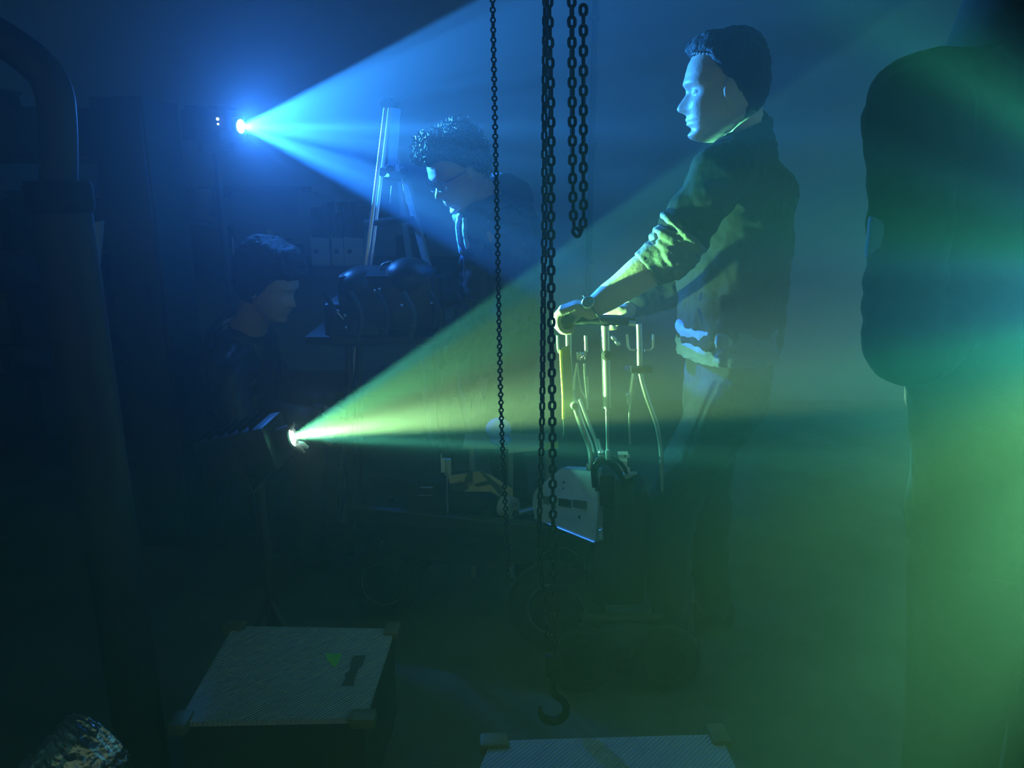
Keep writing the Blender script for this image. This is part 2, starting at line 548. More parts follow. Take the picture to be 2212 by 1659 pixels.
def head_surface(th, z):
    f, b, w = curve(FRONT, z), curve(BACK, z), curve(HALF, z)
    c = (f + b) / 2; a = (f - b) / 2
    ct, st = math.cos(th), math.sin(th)
    e = .86
    x = c + a * math.copysign(abs(ct) ** e, ct)
    y = w * math.copysign(abs(st) ** e, st)
    if ct > 0:
        g = ct
        nw = .0075 + .0065 * max(0, min(1, (-z) / .035))
        x += curve(NOSE, z) * G(y, nw)
        for s in (-1, 1):
            x -= .010 * G(y - s * .030, .015) * G(z - .003, .012)       # eye sockets
            x += .006 * G(y - s * .045, .02) * G(z + .03, .016)         # cheekbones
            x += .005 * G(y - s * .028, .018) * G(z - .022, .007)       # brow
        x += .009 * G(y, .019) * G(z + .063, .0045)                      # upper lip
        x += .009 * G(y, .017) * G(z + .0745, .0045)                     # lower lip
        x -= .006 * G(y, .024) * G(z + .0690, .0022)                     # mouth line
        x -= .006 * G(y, .02) * G(z + .086, .006)
        x += .007 * G(y, .018) * G(z + .102, .009)                       # chin
    return x, y

class Head:
    def __init__(s, c, fwd, up, scale=1.0):
        s.c = V(c); s.x = V(fwd).normalized()
        s.z = (V(up) - s.x * V(up).dot(s.x)).normalized()
        s.y = s.z.cross(s.x)
        s.R = Matrix((s.x, s.y, s.z)).transposed()
        s.k = scale
    def p(s, x, y, z):
        return s.c + s.R @ (V((x, y, z)) * s.k)
    def add(s, mb, n=72, m=90):
        vs = []; fs = []
        for i in range(m + 1):
            z = -.122 + .24 * i / m
            for j in range(n):
                th = 2 * math.pi * j / n
                th = th - .38 * math.sin(th)            # crowd the columns toward the face
                x, y = head_surface(th, z)
                vs.append(s.p(x, y, z))
        for i in range(m):
            for j in range(n):
                fs.append((i * n + j, i * n + (j + 1) % n, (i + 1) * n + (j + 1) % n, (i + 1) * n + j))
        fs.append(tuple(range(n - 1, -1, -1))); fs.append(tuple(m * n + j for j in range(n)))
        mb.add(vs, fs)
        for sg in (-1, 1):
            mb.ell(s.p(.0625, sg * .031, .001), (.0145 * s.k, .017 * s.k, .0115 * s.k), s.R, n=16, m=10)      # eyeball
            mb.ell(s.p(-.006, sg * .083, -.008), (.017 * s.k, .009 * s.k, .030 * s.k), s.R @ Matrix.Rotation(.25 * sg, 3, 'Z'), n=14, m=8)
    def hair_shell(s, mb, hairline, thick, rough=.004, n=80, m=46, zmin=-.07):
        """cap of hair: hairline(th) gives the lowest z at each direction"""
        vs = []; fs = []
        for i in range(m + 1):
            for j in range(n):
                th = 2 * math.pi * j / n
                z0 = hairline(th)
                t = i / m
                z = lerp(z0, .1175, t)
                f, b, w = curve(FRONT, z), curve(BACK, z), curve(HALF, z)
                cx = (f + b) / 2; a = (f - b) / 2
                tk = thick(th, z) * min(1, .25 + t * 6)
                nn = noise.noise(V((math.cos(th) * 3, math.sin(th) * 3, z * 30)) * 2.2) * rough
                r = tk + nn
                vs.append(s.p(cx + (a + r) * math.cos(th), (w + r) * math.sin(th), z + r * .9 * max(0, (z + .02) / .14)))
        for i in range(m):
            for j in range(n):
                fs.append((i * n + j, i * n + (j + 1) % n, (i + 1) * n + (j + 1) % n, (i + 1) * n + j))
        fs.append(tuple(range(n - 1, -1, -1))); fs.append(tuple(m * n + j for j in range(n)))
        mb.add(vs, fs)

def limb(mb, pts, rs, n=20, up=None, ends=True, wr=None):
    """tapered limb; wr=(amplitude, waves, from, to) adds cloth folds"""
    P = catmull(pts, 8)
    k = len(P) - 1
    R = []
    for i in range(k + 1):
        t = i / k * (len(rs) - 1)
        a = min(int(t), len(rs) - 2); f = t - a
        f = f * f * (3 - 2 * f)
        r0, r1 = rs[a], rs[a + 1]
        r0 = r0 if isinstance(r0, tuple) else (r0, r0)
        r1 = r1 if isinstance(r1, tuple) else (r1, r1)
        r = [lerp(r0[0], r1[0], f), lerp(r0[1], r1[1], f)]
        if wr:
            u = i / k
            if wr[2] < u < wr[3]:
                d = wr[0] * math.sin(u * wr[1] * 2 * math.pi) * math.sin(math.pi * (u - wr[2]) / (wr[3] - wr[2]))
                r[0] += d; r[1] += d
        R.append(tuple(r))
    mb.tube(P, R, n, up=up)
    if ends:
        for p, r in ((P[0], R[0]), (P[-1], R[-1])):
            mb.ell(p, min(r) * .98, n=16, m=8)

def remesh(o, vox, smooth=6, fold=None, seed=0):
    m = o.modifiers.new('remesh', 'REMESH'); m.mode = 'VOXEL'; m.voxel_size = vox; m.use_smooth_shade = True
    s = o.modifiers.new('smooth', 'SMOOTH'); s.iterations = smooth; s.factor = .5
    if fold:
        tx = bpy.data.textures.new(o.name + '_folds', 'CLOUDS')
        tx.noise_scale = fold[1]; tx.noise_depth = 2
        d = o.modifiers.new('folds', 'DISPLACE'); d.texture = tx; d.strength = fold[0]; d.mid_level = .5
        d.texture_coords = 'LOCAL'
    return o

def finger(mb, pts, r0=.0088, r1=.0072):
    P = catmull(pts, 4)
    k = len(P) - 1
    mb.tube(P, [lerp(r0, r1, i / k) for i in range(k + 1)], 10)
    mb.ell(P[-1], r1, n=10, m=6); mb.ell(P[0], r0, n=10, m=6)

def fist(mb, wrist, bar, along, back, up, s=1.0, flip=1):
    """hand closed round a bar: `along` bar direction, `back` from knuckles to wrist, wraps under `up`"""
    al = V(along).normalized(); bk = V(back).normalized(); upv = V(up).normalized()
    q = lambda a, b, c: V(bar) + (al * a + bk * b + upv * c) * s
    # palm on top of the bar
    for i in range(4):
        a = (-.030 + .020 * i)
        mb.tube([q(a, -.012, .024), q(a, .02, .030), q(a * .8, .05, .026), V(wrist)], [.011, .013, .014, .020], 12)
        L = (.92, 1.0, 1.04, .98)[i] if flip > 0 else (.98, 1.04, 1.0, .92)[i]
        dx = (.001, -.003, .0, .002)[i]
        finger(mb, [q(a, -.010, .026), q(a, -.026 * L + dx, .014), q(a, -.0265 * L + dx, -.008), q(a, -.013, -.024 * L), q(a, .006, -.023)], .0098, .0078)
        mb.ell(q(a, -.014, .024), .0112, n=10, m=8)       # knuckle
    e = .036 * flip
    finger(mb, [q(e * .9, .040, .020), q(e * 1.25, .022, .002), q(e * 1.15, .004, -.012), q(e * .8, -.010, -.020)], .012, .0085)
    mb.ell(q(0, .03, .022), (.034 * s, .030 * s, .017 * s), Matrix((al, bk, upv)).transposed(), n=14, m=8)

def shoe(mb, ankle, fwd, s=1.0):
    f = V((fwd[0], fwd[1], 0)).normalized()
    a = V((ankle.x, ankle.y, 0))
    mb.tube([a - f * .07 + V((0, 0, .045)), a + V((0, 0, .05)), a + f * .09 + V((0, 0, .038)), a + f * .17 + V((0, 0, .028)), a + f * .2 + V((0, 0, .022))],
            [(.045, .034), (.05, .040), (.038, .046), (.027, .044), (.02, .03)], 16, up=(0, 0, 1))

# --- 1: the standing man gripping the machine's handle
pm = thing('person', 'standing man in dark jacket with bare forearm, gripping the machine handle', 'person', (.50, 2.1, 0))
H = Head(W(1560, 196, 2.14), (-1, .10, -.07), (.10, 0, 1), 1.02)
body = MB()
H.add(body)
neck = [W(1595, 240, 2.17), W(1612, 310, 2.20)]
limb(body, [neck[0], neck[1]], [.058, .060])
hip = W(1572, 800, 2.20); chest = W(1592, 430, 2.20)
limb(body, [W(1606, 340, 2.20), chest, W(1575, 620, 2.20), hip], [(.07, .11), (.095, .14), (.09, .13), (.10, .145)], up=(1, 0, 0))
sh = W(1562, 372, 1.94); el = W(1448, 548, 1.93); wr = W(1276, 668, 1.92)
limb(body, [sh, (sh + el) / 2, el], [.052, .048, .043])
limb(body, [el, lerp(el, wr, .3), lerp(el, wr, .7), wr], [.043, .0455, .035, .0265], up=(0, 0, 1))
bar_n = W(1228, 691, 1.928)
fist(body, wr, bar_n, (0.12, 1, 0), (1, .0, .12), (-.1, 0, 1), 1.0)
sh2 = W(1572, 372, 2.36); el2 = W(1455, 612, 2.38); wr2 = W(1352, 668, 2.33)
limb(body, [sh2, (sh2 + el2) / 2, el2], [.05, .046, .04])
limb(body, [el2, lerp(el2, wr2, .5), wr2], [.042, .038, .027])
fist(body, wr2, W(1326, 688, 2.33), (0.12, 1, 0), (1, .0, .12), (-.1, 0, 1), .92, -1)
legs = []
for i, (yy, ax_) in enumerate(((2.10, .44), (2.32, .60))):
    h0 = V((hip.x, yy, hip.z - .03)); kn = V((ax_ + .01, yy - .01, .50)); an = V((ax_ + .05, yy, .08))
    legs.append((h0, kn, an))
    limb(body, [h0, kn, an], [.085, .056, .040])
remesh(body.build('body', 'skin', pm), .0034, 2)
j = MB()
limb(j, [W(1608, 325, 2.20), W(1598, 400, 2.20), W(1588, 520, 2.20), W(1580, 640, 2.20), W(1574, 735, 2.20)],
     [(.085, .12), (.138, .205), (.145, .195), (.142, .185), (.140, .19)], n=48, up=(1, 0, 0), ends=False)
limb(j, [W(1600, 350, 2.10), sh], [.075, .070])
limb(j, [W(1616, 276, 2.19), W(1604, 340, 2.20)], [.060, .095], n=28)
limb(j, [W(1600, 350, 2.28), sh2], [.075, .070])
up_ = [sh, lerp(sh, el, .5), lerp(sh, el, .82), el]
limb(j, up_, [.070, .063, .060, .058], n=36, wr=(.009, 4.0, .35, 1.01), up=(0, 0, 1))
limb(j, [sh2, lerp(sh2, el2, .5), el2, lerp(el2, wr2, .75)], [.068, .060, .056, .045], n=28, wr=(.005, 7, .3, 1))
remesh(j.build('jacket', 'jacket', pm), .006, 5, (.028, .07))
sl = MB()
limb(sl, [lerp(sh, el, .80), el, lerp(el, wr, .12), lerp(el, wr, .30)], [.064, .061, .056, .050], n=40, ends=False, wr=(.004, 3, .1, .8), up=(0, 0, 1))
for i in range(5):                                    # rolled cuff: rings of bunched cloth above the bare arm
    t = .74 + i * .075
    c = lerp(sh, el, min(t, 1.0)) if t <= 1 else lerp(el, wr, (t - 1) * 1.0)
    d = (el - sh).normalized() if t < 1 else (wr - el).normalized()
    d = (d + V((.22 * math.sin(i * 2.1), .12, .22 * math.cos(i * 1.7)))).normalized()
    a = d.orthogonal().normalized(); b = d.cross(a)
    rr = .066 - .0025 * i
    ring = [c + a * (rr * math.cos(q * math.pi / 14)) + b * (rr * math.sin(q * math.pi / 14)) for q in range(28)]
    sl.tube(ring, [.0075 + .003 * math.sin(q * .9 + i) for q in range(28)], 8, closed=True)
remesh(sl.build('rolled_sleeve', 'sleeve', pm), .0036, 3, (.008, .03))
cl = MB()
ring = [W(1606, 306, 2.20) + V((.082 * math.cos(a) + .012, .088 * math.sin(a), .012 - .034 * math.cos(a + math.pi))) for a in [q * math.pi / 16 for q in range(32)]]
ring = [W(1600, 296, 2.20) + V((.074 * math.cos(a), .078 * math.sin(a), .030 * math.cos(a))) for a in [q * math.pi / 16 for q in range(32)]]
cl.tube(ring, (.020, .006), 8, closed=True, up=(0, 0, 1))
cl.build('collar', 'jacket', pm)
hm = MB()
hm.tube(catmull([W(1574, 690, 2.20), W(1573, 735, 2.20), W(1572, 763, 2.20)], 8), [(.138 + .004 * math.sin(i * .9), .188) for i in range(17)], 64, up=(1, 0, 0))
remesh(hm.build('shirt_hem', 'hem', pm), .006, 3, (.018, .06))
jn = MB()
limb(jn, [W(1572, 745, 2.20), W(1573, 840, 2.20)], [(.118, .168), (.115, .17)], n=40, up=(1, 0, 0))
for h0, kn, an in legs:
    limb(jn, [h0, kn, an], [.098, .073, .058], n=28, wr=(.004, 8, .4, 1))
remesh(jn.build('trousers', 'jeans', pm), .007, 5, (.02, .09))
so = MB()
for h0, kn, an in legs: shoe(so, an, (-1, 0))
remesh(so.build('shoes', 'rubber', pm), .005, 4)
hr = MB()
def hl(th):
    c = math.cos(th)
    if c > .55: return .082
    if c > -.1: return lerp(.005, .082, (c + .1) / .65)
    return lerp(-.085, .005, min(1, (c + 1) / .9))
H.hair_shell(hr, hl, lambda th, z: .009 + .006 * max(0, -math.cos(th)) + (.016 * max(0, (z - .04) / .08)), .004)
remesh(hr.build('hair', 'hair', pm), .004, 2, (.006, .012))
hb = MB()
for q in range(48):
    a = 2 * math.pi * q / 48
    z_ = .070 + .020 * math.cos(a)
    x_, y_ = head_surface(a, z_)
    hb.ell(H.p(x_ * 1.09 + .002, y_ * 1.13, z_), .0030, n=6, m=4)
hb.build('headband', 'cardwhite', pm)
wt = MB()
d = (wr - lerp(el, wr, .7)).normalized()
wc = lerp(el, wr, .985)
Rw = axes_from(d)
wt.tube([wc + Rw @ V((0, .031 * math.cos(a), .0305 * math.sin(a))) for a in [q * math.pi / 14 for q in range(28)]], (.002, .010), 8, closed=True)
w_ = wt.build('watch_strap', 'rubber', pm)
wf = MB(); nrm = V((-.35, -.75, .55)).normalized()
wf.lathe([(.001, -.004), (.016, -.004), (.0165, .002), (.014, .004), (.0135, .003), (.001, .003)], wc + nrm * .033, nrm, 28)
wf.build('watch_case', 'chrome', w_)

def W2(x, y, Y): return W(x, y, Y + .15)
# --- 2: the young man bending down behind the machine
pb = thing('person', 'young man with curly hair and glasses bending down, hooded top', 'person', (-.07, 2.9, 0))
H2 = Head(W2(990, 372, 2.60), (-.80, -.42, -.46), (-.38, -.16, .92), 1.03)
b2 = MB()
H2.add(b2)
nb = W2(1062, 448, 2.68)
limb(b2, [H2.p(-.03, 0, -.06), nb], [.054, .062])
hip2 = W2(1100, 720, 2.86)
limb(b2, [nb, W2(1085, 520, 2.72), W2(1092, 620, 2.80), hip2], [(.09, .13), (.11, .165), (.10, .15), (.11, .16)], up=(1, -.6, 0))
shn, shf = W2(1108, 500, 2.58), W2(1045, 480, 2.86)
arms = []
for s_, e_, w_p in ((shn, W2(1095, 670, 2.58), W2(1050, 800, 2.60)), (shf, W2(1020, 650, 2.84), W2(985, 770, 2.78))):
    arms.append((s_, e_, w_p))
    limb(b2, [s_, e_], [.046, .038]); limb(b2, [e_, w_p], [.038, .026])
    dr = (w_p - e_).normalized(); sd = dr.cross(V((0, 0, 1))).normalized(); pa = w_p + dr * .045
    b2.ell(pa, (.05, .038, .017), Matrix((dr, sd, dr.cross(sd))).transposed(), n=14, m=8)
    for i in range(4):
        o_ = sd * (-.028 + .019 * i)
        finger(b2, [pa + dr * .03 + o_, pa + dr * .062 + o_ - V((0, 0, .008)), pa + dr * .085 + o_ - V((0, 0, .03)), pa + dr * (.088 - .004 * i) + o_ - V((0, 0, .045))])
    finger(b2, [pa - dr * .015 + sd * .036, pa + dr * .012 + sd * .055 - V((0, 0, .012)), pa + dr * .035 + sd * .058 - V((0, 0, .03))], .0105, .0085)
lg2 = []
for s in (-1, 1):
    h0 = hip2 + V((.02, s * .09, -.04)); kn = V((h0.x - .04, h0.y - .06, .48)); an = V((h0.x + .02, h0.y, .08))
    lg2.append((h0, kn, an)); limb(b2, [h0, kn, an], [.08, .054, .04])
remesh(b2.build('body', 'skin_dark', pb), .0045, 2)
hd = MB()
limb(hd, [W2(1068, 462, 2.69), W2(1085, 520, 2.73), W2(1090, 600, 2.79), W2(1098, 690, 2.85)], [(.10, .14), (.128, .185), (.122, .175), (.125, .18)], n=44, up=(1, -.6, 0))
for s_, e_, w_p in arms:
    limb(hd, [nb, s_], [.075, .066], n=28)
    limb(hd, [s_, lerp(s_, e_, .5), e_, lerp(e_, w_p, .98)], [.066, .060, .054, .040], n=30, wr=(.006, 7, .2, 1))
limb(hd, [W2(1022, 470, 2.60), W2(1028, 540, 2.60), W2(1040, 620, 2.66)], [.05, .055, .06], n=24, wr=(.007, 3, 0, 1))
remesh(hd.build('hooded_top', 'hoodie', pb), .006, 4, (.038, .055))
ho = MB()
ho.ell(W2(1100, 424, 2.74), (.085, .11, .070), n=28, m=16)
ho.ell(W2(1085, 405, 2.72), (.07, .10, .05), n=28, m=16)
ho.tube([W2(1052, 448, 2.68) + V((.095 * math.cos(a), .10 * math.sin(a), .03 * math.cos(a))) for a in [q * math.pi / 12 for q in range(24)]], .027, 12, closed=True)
remesh(ho.build('hood', 'hoodie', pb), .006, 5, (.02, .05))
co = MB()
co.tube(catmull([W2(995, 462, 2.56), W2(990, 480, 2.56), W2(992, 510, 2.57), W2(1000, 545, 2.60)], 6), (.010, .028), 10, up=(-1, 0, 0))
co.tube(catmull([W2(1003, 470, 2.53), W2(1004, 500, 2.53), W2(1010, 535, 2.55)], 6), (.008, .02), 10, up=(-1, 0, 0))
remesh(co.build('shirt_collar', 'hoodlight', pb), .004, 3, (.008, .02))
tr2 = MB()
limb(tr2, [W2(1096, 660, 2.84), hip2 + V((0, 0, -.05))], [(.115, .165), (.115, .17)], n=32, up=(1, -.3, 0))
for h0, kn, an in lg2: limb(tr2, [h0, kn, an], [.092, .068, .056], n=24)
remesh(tr2.build('trousers', 'jeans', pb), .008, 4)
so = MB()
for h0, kn, an in lg2: shoe(so, an, (-1, -.3))
remesh(so.build('shoes', 'rubber', pb), .006, 4)
cu = MB()
rnd = random.Random(3)
def hl2(th):
    c = math.cos(th)
    if c > .5: return .062
    if c > 0: return lerp(.0, .062, c / .5)
    return lerp(-.07, .0, c + 1)
H2.hair_shell(cu, hl2, lambda th, z: .010 + .012 * max(0, z / .1), .006)
cu2 = MB()
for i in range(1500):
    th = rnd.uniform(0, 2 * math.pi)
    z0 = hl2(th)
    z = lerp(z0, .116, rnd.random() ** .8)
    f, b, w = curve(FRONT, z), curve(BACK, z), curve(HALF, z)
    cx = (f + b) / 2; a_ = (f - b) / 2
    tk = .014 + .020 * max(0, z / .11) + (.008 if math.cos(th) > .4 else 0)
    base = V((cx + (a_ + tk * .6) * math.cos(th), (w + tk * .6) * math.sin(th), z + tk * .6 * max(0, z / .12)))
    nrm = V((math.cos(th), math.sin(th), max(0, z / .09) * 1.2)).normalized()
    t1 = nrm.orthogonal().normalized(); t2 = nrm.cross(t1)
    ph = rnd.uniform(0, 6.28); rr = rnd.uniform(.004, .009)
    L = rnd.uniform(.008, .022) * (1.5 if rnd.random() < .12 else 1)
    pts = []
    for q in range(6):
        u_ = q / 5
        pts.append(base + nrm * (L * u_ + tk * .2) + t1 * (rr * math.cos(ph + u_ * 4.6)) + t2 * (rr * math.sin(ph + u_ * 4.6)))
    cu2.tube([H2.p(*p_) for p_ in pts], [.0013, .0014, .0013, .0012, .001, .0005], 4)
for i in range(90):                                    # the tuft standing up on the crown
    a = rnd.uniform(-.5, .9)
    b0 = V((-.028 + rnd.uniform(-.02, .02), .01 + rnd.uniform(-.02, .02), .128))
    dv = V((rnd.uniform(-.3, .3), rnd.uniform(-.3, .3), 1)).normalized()
    L = rnd.uniform(.018, .038)
    cu2.tube([H2.p(*b0), H2.p(*(b0 + dv * L * .5 + V((.003, 0, 0)))), H2.p(*(b0 + dv * L))], [.0014, .0012, .0004], 4)
cu.build('hair', 'hair', pb)
cu2.build('curls', 'curls', pb)
gl = MB()
for s in (-1, 1):
    c_ = V((.096, s * .033, -.001))
    gl.tube([H2.p(*(c_ + V((-.10 * abs(.02 * math.cos(a)), .024 * math.cos(a), .019 * math.sin(a))))) for a in [q * math.pi / 14 for q in range(28)]], .0019, 6, closed=True)
    gl.tube([H2.p(.093, s * .057, .004), H2.p(.05, s * .080, .004), H2.p(-.005, s * .084, .002)], .0017, 6)
gl.tube([H2.p(.096, -.010, .002), H2.p(.102, 0, .006), H2.p(.096, .010, .002)], .0017, 6)
gl.build('glasses', 'glass', pb)

# --- 3: the person sitting low at the left, face just catching light
ps = thing('person', 'dark seated person at the left in black, only the face faintly visible', 'person', (-.9, 2.9, 0))
H3 = Head(W(584, 618, 2.72), (.93, -.30, -.30), (.26, -.08, 1), .98)
b3 = MB()
H3.add(b3)
nb3 = W(525, 745, 2.80)
limb(b3, [H3.p(-.03, 0, -.06), nb3], [.056, .066])
hp3 = V((-1.02, 3.0, .53))
limb(b3, [nb3, lerp(nb3, hp3, .4) + V((-.03, 0, .03)), hp3], [(.1, .15), (.12, .18), (.12, .17)], up=(1, 0, 0))
a3 = []
for dy in (-.20, .18):
    s_ = nb3 + V((.0, dy, -.06)); e_ = s_ + V((.10, dy * .2 - .04, -.28)); w_p = e_ + V((.15, -dy * .45, .06))
    a3.append((s_, e_, w_p)); limb(b3, [s_, e_], [.046, .04]); limb(b3, [e_, w_p], [.04, .027])
    for i in range(4):
        finger(b3, [w_p + V((.03, -.024 + .016 * i, 0)), w_p + V((.07, -.026 + .018 * i, -.004)), w_p + V((.10 - .004 * abs(i - 1.5), -.026 + .018 * i, -.022))])
    b3.ell(w_p + V((.035, 0, 0)), (.045, .036, .016), n=12, m=8)
    finger(b3, [w_p + V((.015, .034, 0)), w_p + V((.045, .052, -.006)), w_p + V((.06, .05, -.014))], .0105, .0085)
l3 = []
for dy in (-.11, .11):
    h0 = hp3 + V((.02, dy, 0)); kn = h0 + V((.26, -.16, .03)); an = V((kn.x - .02, kn.y, .08))
    l3.append((h0, kn, an)); limb(b3, [h0, kn], [.082, .058]); limb(b3, [kn, an], [.056, .04])
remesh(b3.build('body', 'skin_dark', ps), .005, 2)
cx3 = MB()
limb(cx3, [nb3 + V((0, 0, -.01)), lerp(nb3, hp3, .4) + V((-.03, 0, .03)), hp3], [(.11, .17), (.145, .22), (.15, .21)], n=36, up=(1, 0, 0))
for s_, e_, w_p in a3:
    limb(cx3, [nb3 + V((0, 0, -.03)), s_], [.08, .07]); limb(cx3, [s_, e_, lerp(e_, w_p, .9)], [.070, .062, .044], n=24)
cx3.tube([nb3 + V((.075 * math.cos(a), .08 * math.sin(a), .045)) for a in [q * math.pi / 10 for q in range(20)]], .026, 10, closed=True)
remesh(cx3.build('coat', 'black', ps), .009, 5, (.03, .08))
tr3 = MB()
for h0, kn, an in l3: limb(tr3, [h0, kn], [.1, .075]); limb(tr3, [kn, an], [.073, .058])
remesh(tr3.build('trousers', 'dark', ps), .009, 4)
so = MB()
for h0, kn, an in l3: shoe(so, an, (1, -.2))
remesh(so.build('shoes', 'rubber', ps), .006, 4)
hr = MB()
def hl3(th):
    c = math.cos(th)
    if c > .6: return .050
    if c > .1: return lerp(-.03, .050, (c - .1) / .5)
    return lerp(-.095, -.03, (c + 1) / 1.1)
H3.hair_shell(hr, hl3, lambda th, z: .026 + .012 * max(0, -math.cos(th)) + .012 * max(0, z / .1), .010)
remesh(hr.build('hair', 'hair', ps), .005, 3, (.01, .02))
sx, sy = hp3.x, hp3.y
st = thing('stool', 'low dark workshop stool under the seated person', 'stool', (sx, sy, 0))
MB().lathe([(.001, .39), (.15, .39), (.165, .375), (.16, .355), (.001, .35)], (sx, sy, 0)).build('seat', 'rubber', st)
for i in range(4):
    a = i * math.pi / 2 + .6
    MB().tube([(sx + .10 * math.cos(a), sy + .10 * math.sin(a), .352), (sx + .17 * math.cos(a), sy + .17 * math.sin(a), .0)], .012).build('leg', 'dark', st)

# --- 4: the close dark figure with folded arm at the right edge
pr = thing('person', 'close dark figure at the right edge with arm folded, seen from behind the shoulder', 'person', (.80, 1.12, 0))
b4 = MB()
cxr, cyr = .64, 1.12
shr = W(1975, 240, 1.02); elr = W(1955, 752, .99)
H4 = Head(V((cxr + .03, cyr + .05, 1.80)), (-.5, .85, -.1), (0, 0, 1), 1.0)
H4.add(b4)
limb(b4, [H4.p(-.03, 0, -.05), V((cxr + .03, cyr + .02, 1.60))], [.058, .068])
limb(b4, [V((cxr + .02, cyr, 1.56)), V((cxr + .05, cyr, 1.38)), V((cxr + .09, cyr, 1.15)), V((cxr + .12, cyr, .96))], [(.12, .07), (.13, .08), (.12, .08), (.13, .09)], up=(1, 0, 0))
wrr = V((elr.x + .17, elr.y + .12, elr.z + .04))
limb(b4, [shr, elr], [.036, .033]); limb(b4, [elr, wrr], [.034, .026])
b4.ell(wrr + V((.045, .02, .005)), (.045, .018, .034), n=12, m=8)
for i in range(4):
    finger(b4, [wrr + V((.07, .03, .026 - .018 * i)), wrr + V((.105, .04, .024 - .018 * i)), wrr + V((.125, .025, .02 - .016 * i))])
finger(b4, [wrr + V((.02, .02, .03)), wrr + V((.045, .02, .052)), wrr + V((.065, .015, .055))], .0105, .0085)
shl = V((cxr + .22, cyr + .03, 1.52)); ell_ = V((cxr + .26, cyr + .02, 1.22)); wrl = V((cxr + .10, cyr + .16, 1.24))
limb(b4, [shl, ell_], [.042, .038]); limb(b4, [ell_, wrl], [.036, .026])
b4.ell(wrl + V((-.04, .01, 0)), (.045, .018, .034), n=12, m=8)
for i in range(4):
    finger(b4, [wrl + V((-.07, .01, .026 - .018 * i)), wrl + V((-.105, .0, .024 - .018 * i)), wrl + V((-.12, -.02, .02 - .016 * i))])
l4 = []
for s in (-1, 1):
    h0 = V((cxr + .03 + s * .09, cyr, .92)); kn = V((h0.x, cyr + .02, .5)); an = V((h0.x, cyr, .08))
    h0.x += .14; kn.x += .16; an.x += .17
    l4.append((h0, kn, an)); limb(b4, [h0, kn, an], [.085, .056, .04])
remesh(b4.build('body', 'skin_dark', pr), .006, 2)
c4 = MB()
limb(c4, [V((cxr + .03, cyr, 1.60)), V((cxr + .03, cyr, 1.50)), V((cxr + .06, cyr, 1.3)), V((cxr + .10, cyr, 1.1)), V((cxr + .13, cyr, .90))],
     [(.085, .08), (.15, .115), (.155, .135), (.145, .125), (.15, .125)], n=40, up=(1, 0, 0))
limb(c4, [V((cxr + .0, cyr, 1.52)), W(1990, 225, 1.05)], [.085, .065]); limb(c4, [W(1985, 245, 1.03), lerp(shr, elr, .5), lerp(shr, elr, .8), elr], [.064, .044, .046, .050], n=32, wr=(.004, 6, .3, 1))
limb(c4, [elr, wrr], [.050, .042]); limb(c4, [shl, ell_, wrl], [.07, .06, .045])
remesh(c4.build('jacket', 'blackcloth', pr), .007, 4, (.02, .07))
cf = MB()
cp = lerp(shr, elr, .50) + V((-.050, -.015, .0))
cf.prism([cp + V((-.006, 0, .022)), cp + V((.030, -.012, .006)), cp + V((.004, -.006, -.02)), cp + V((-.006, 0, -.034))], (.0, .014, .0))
remesh(cf.build('sleeve_highlight_patch', mat('blue_highlight_paint', (.06, .2, .6), .6), pr), .003, 2)  # blue highlight on the sleeve fold, put in as a coloured patch
t4 = MB()
for h0, kn, an in l4: limb(t4, [h0, kn, an], [.10, .072, .06])
c5 = MB()
c5.tube([H4.p(-.03, 0, -.07 - .012 * k_) for k_ in range(12)], [.075 + .004 * k_ for k_ in range(12)], 24)
c5.build('collar', 'blackcloth', pr)
remesh(t4.build('trousers', 'blackcloth', pr), .009, 4)
so = MB()
for h0, kn, an in l4: shoe(so, an, (-.5, .85))
remesh(so.build('shoes', 'rubber', pr), .006, 4)
hr = MB(); H4.hair_shell(hr, lambda th: (.07 if math.cos(th) > .5 else -.10), lambda th, z: .016, .004); remesh(hr.build('hair', 'hair', pr), .005, 2)

# ------------------------------------------------------------------ hanging chains
def link_mesh(name, L, Wd, r):
    """stadium link: outer length L, outer width Wd, wire radius r, long axis Z, flat in XZ"""
    mb = MB()
    a = Wd / 2 - r; h = L / 2 - r - a
    pts = []
    for k in range(9):
        t = math.pi * k / 8
        pts.append((a * math.cos(t), 0, h + a * math.sin(t)))
    for k in range(9):
        t = math.pi + math.pi * k / 8
        pts.append((a * math.cos(t), 0, -h + a * math.sin(t)))
    mb.tube([V(p) for p in pts], r, 8, closed=True, up=(0, 1, 0))
    me = bpy.data.meshes.new(name)
    me.from_pydata(mb.v, [], mb.f)
    for p in me.polygons: p.use_smooth = True
    me.materials.append(M['chain'])
    return me

def path_points(pts, step):
    P = catmull(pts, 12)
    out = [P[0]]; need = step
    for a, b in zip(P, P[1:]):
        d = (b - a).length; u = 0
        while need <= d - u:
            u += need; need = step
            out.append(a.lerp(b, u / d))
        need -= d - u
    return out

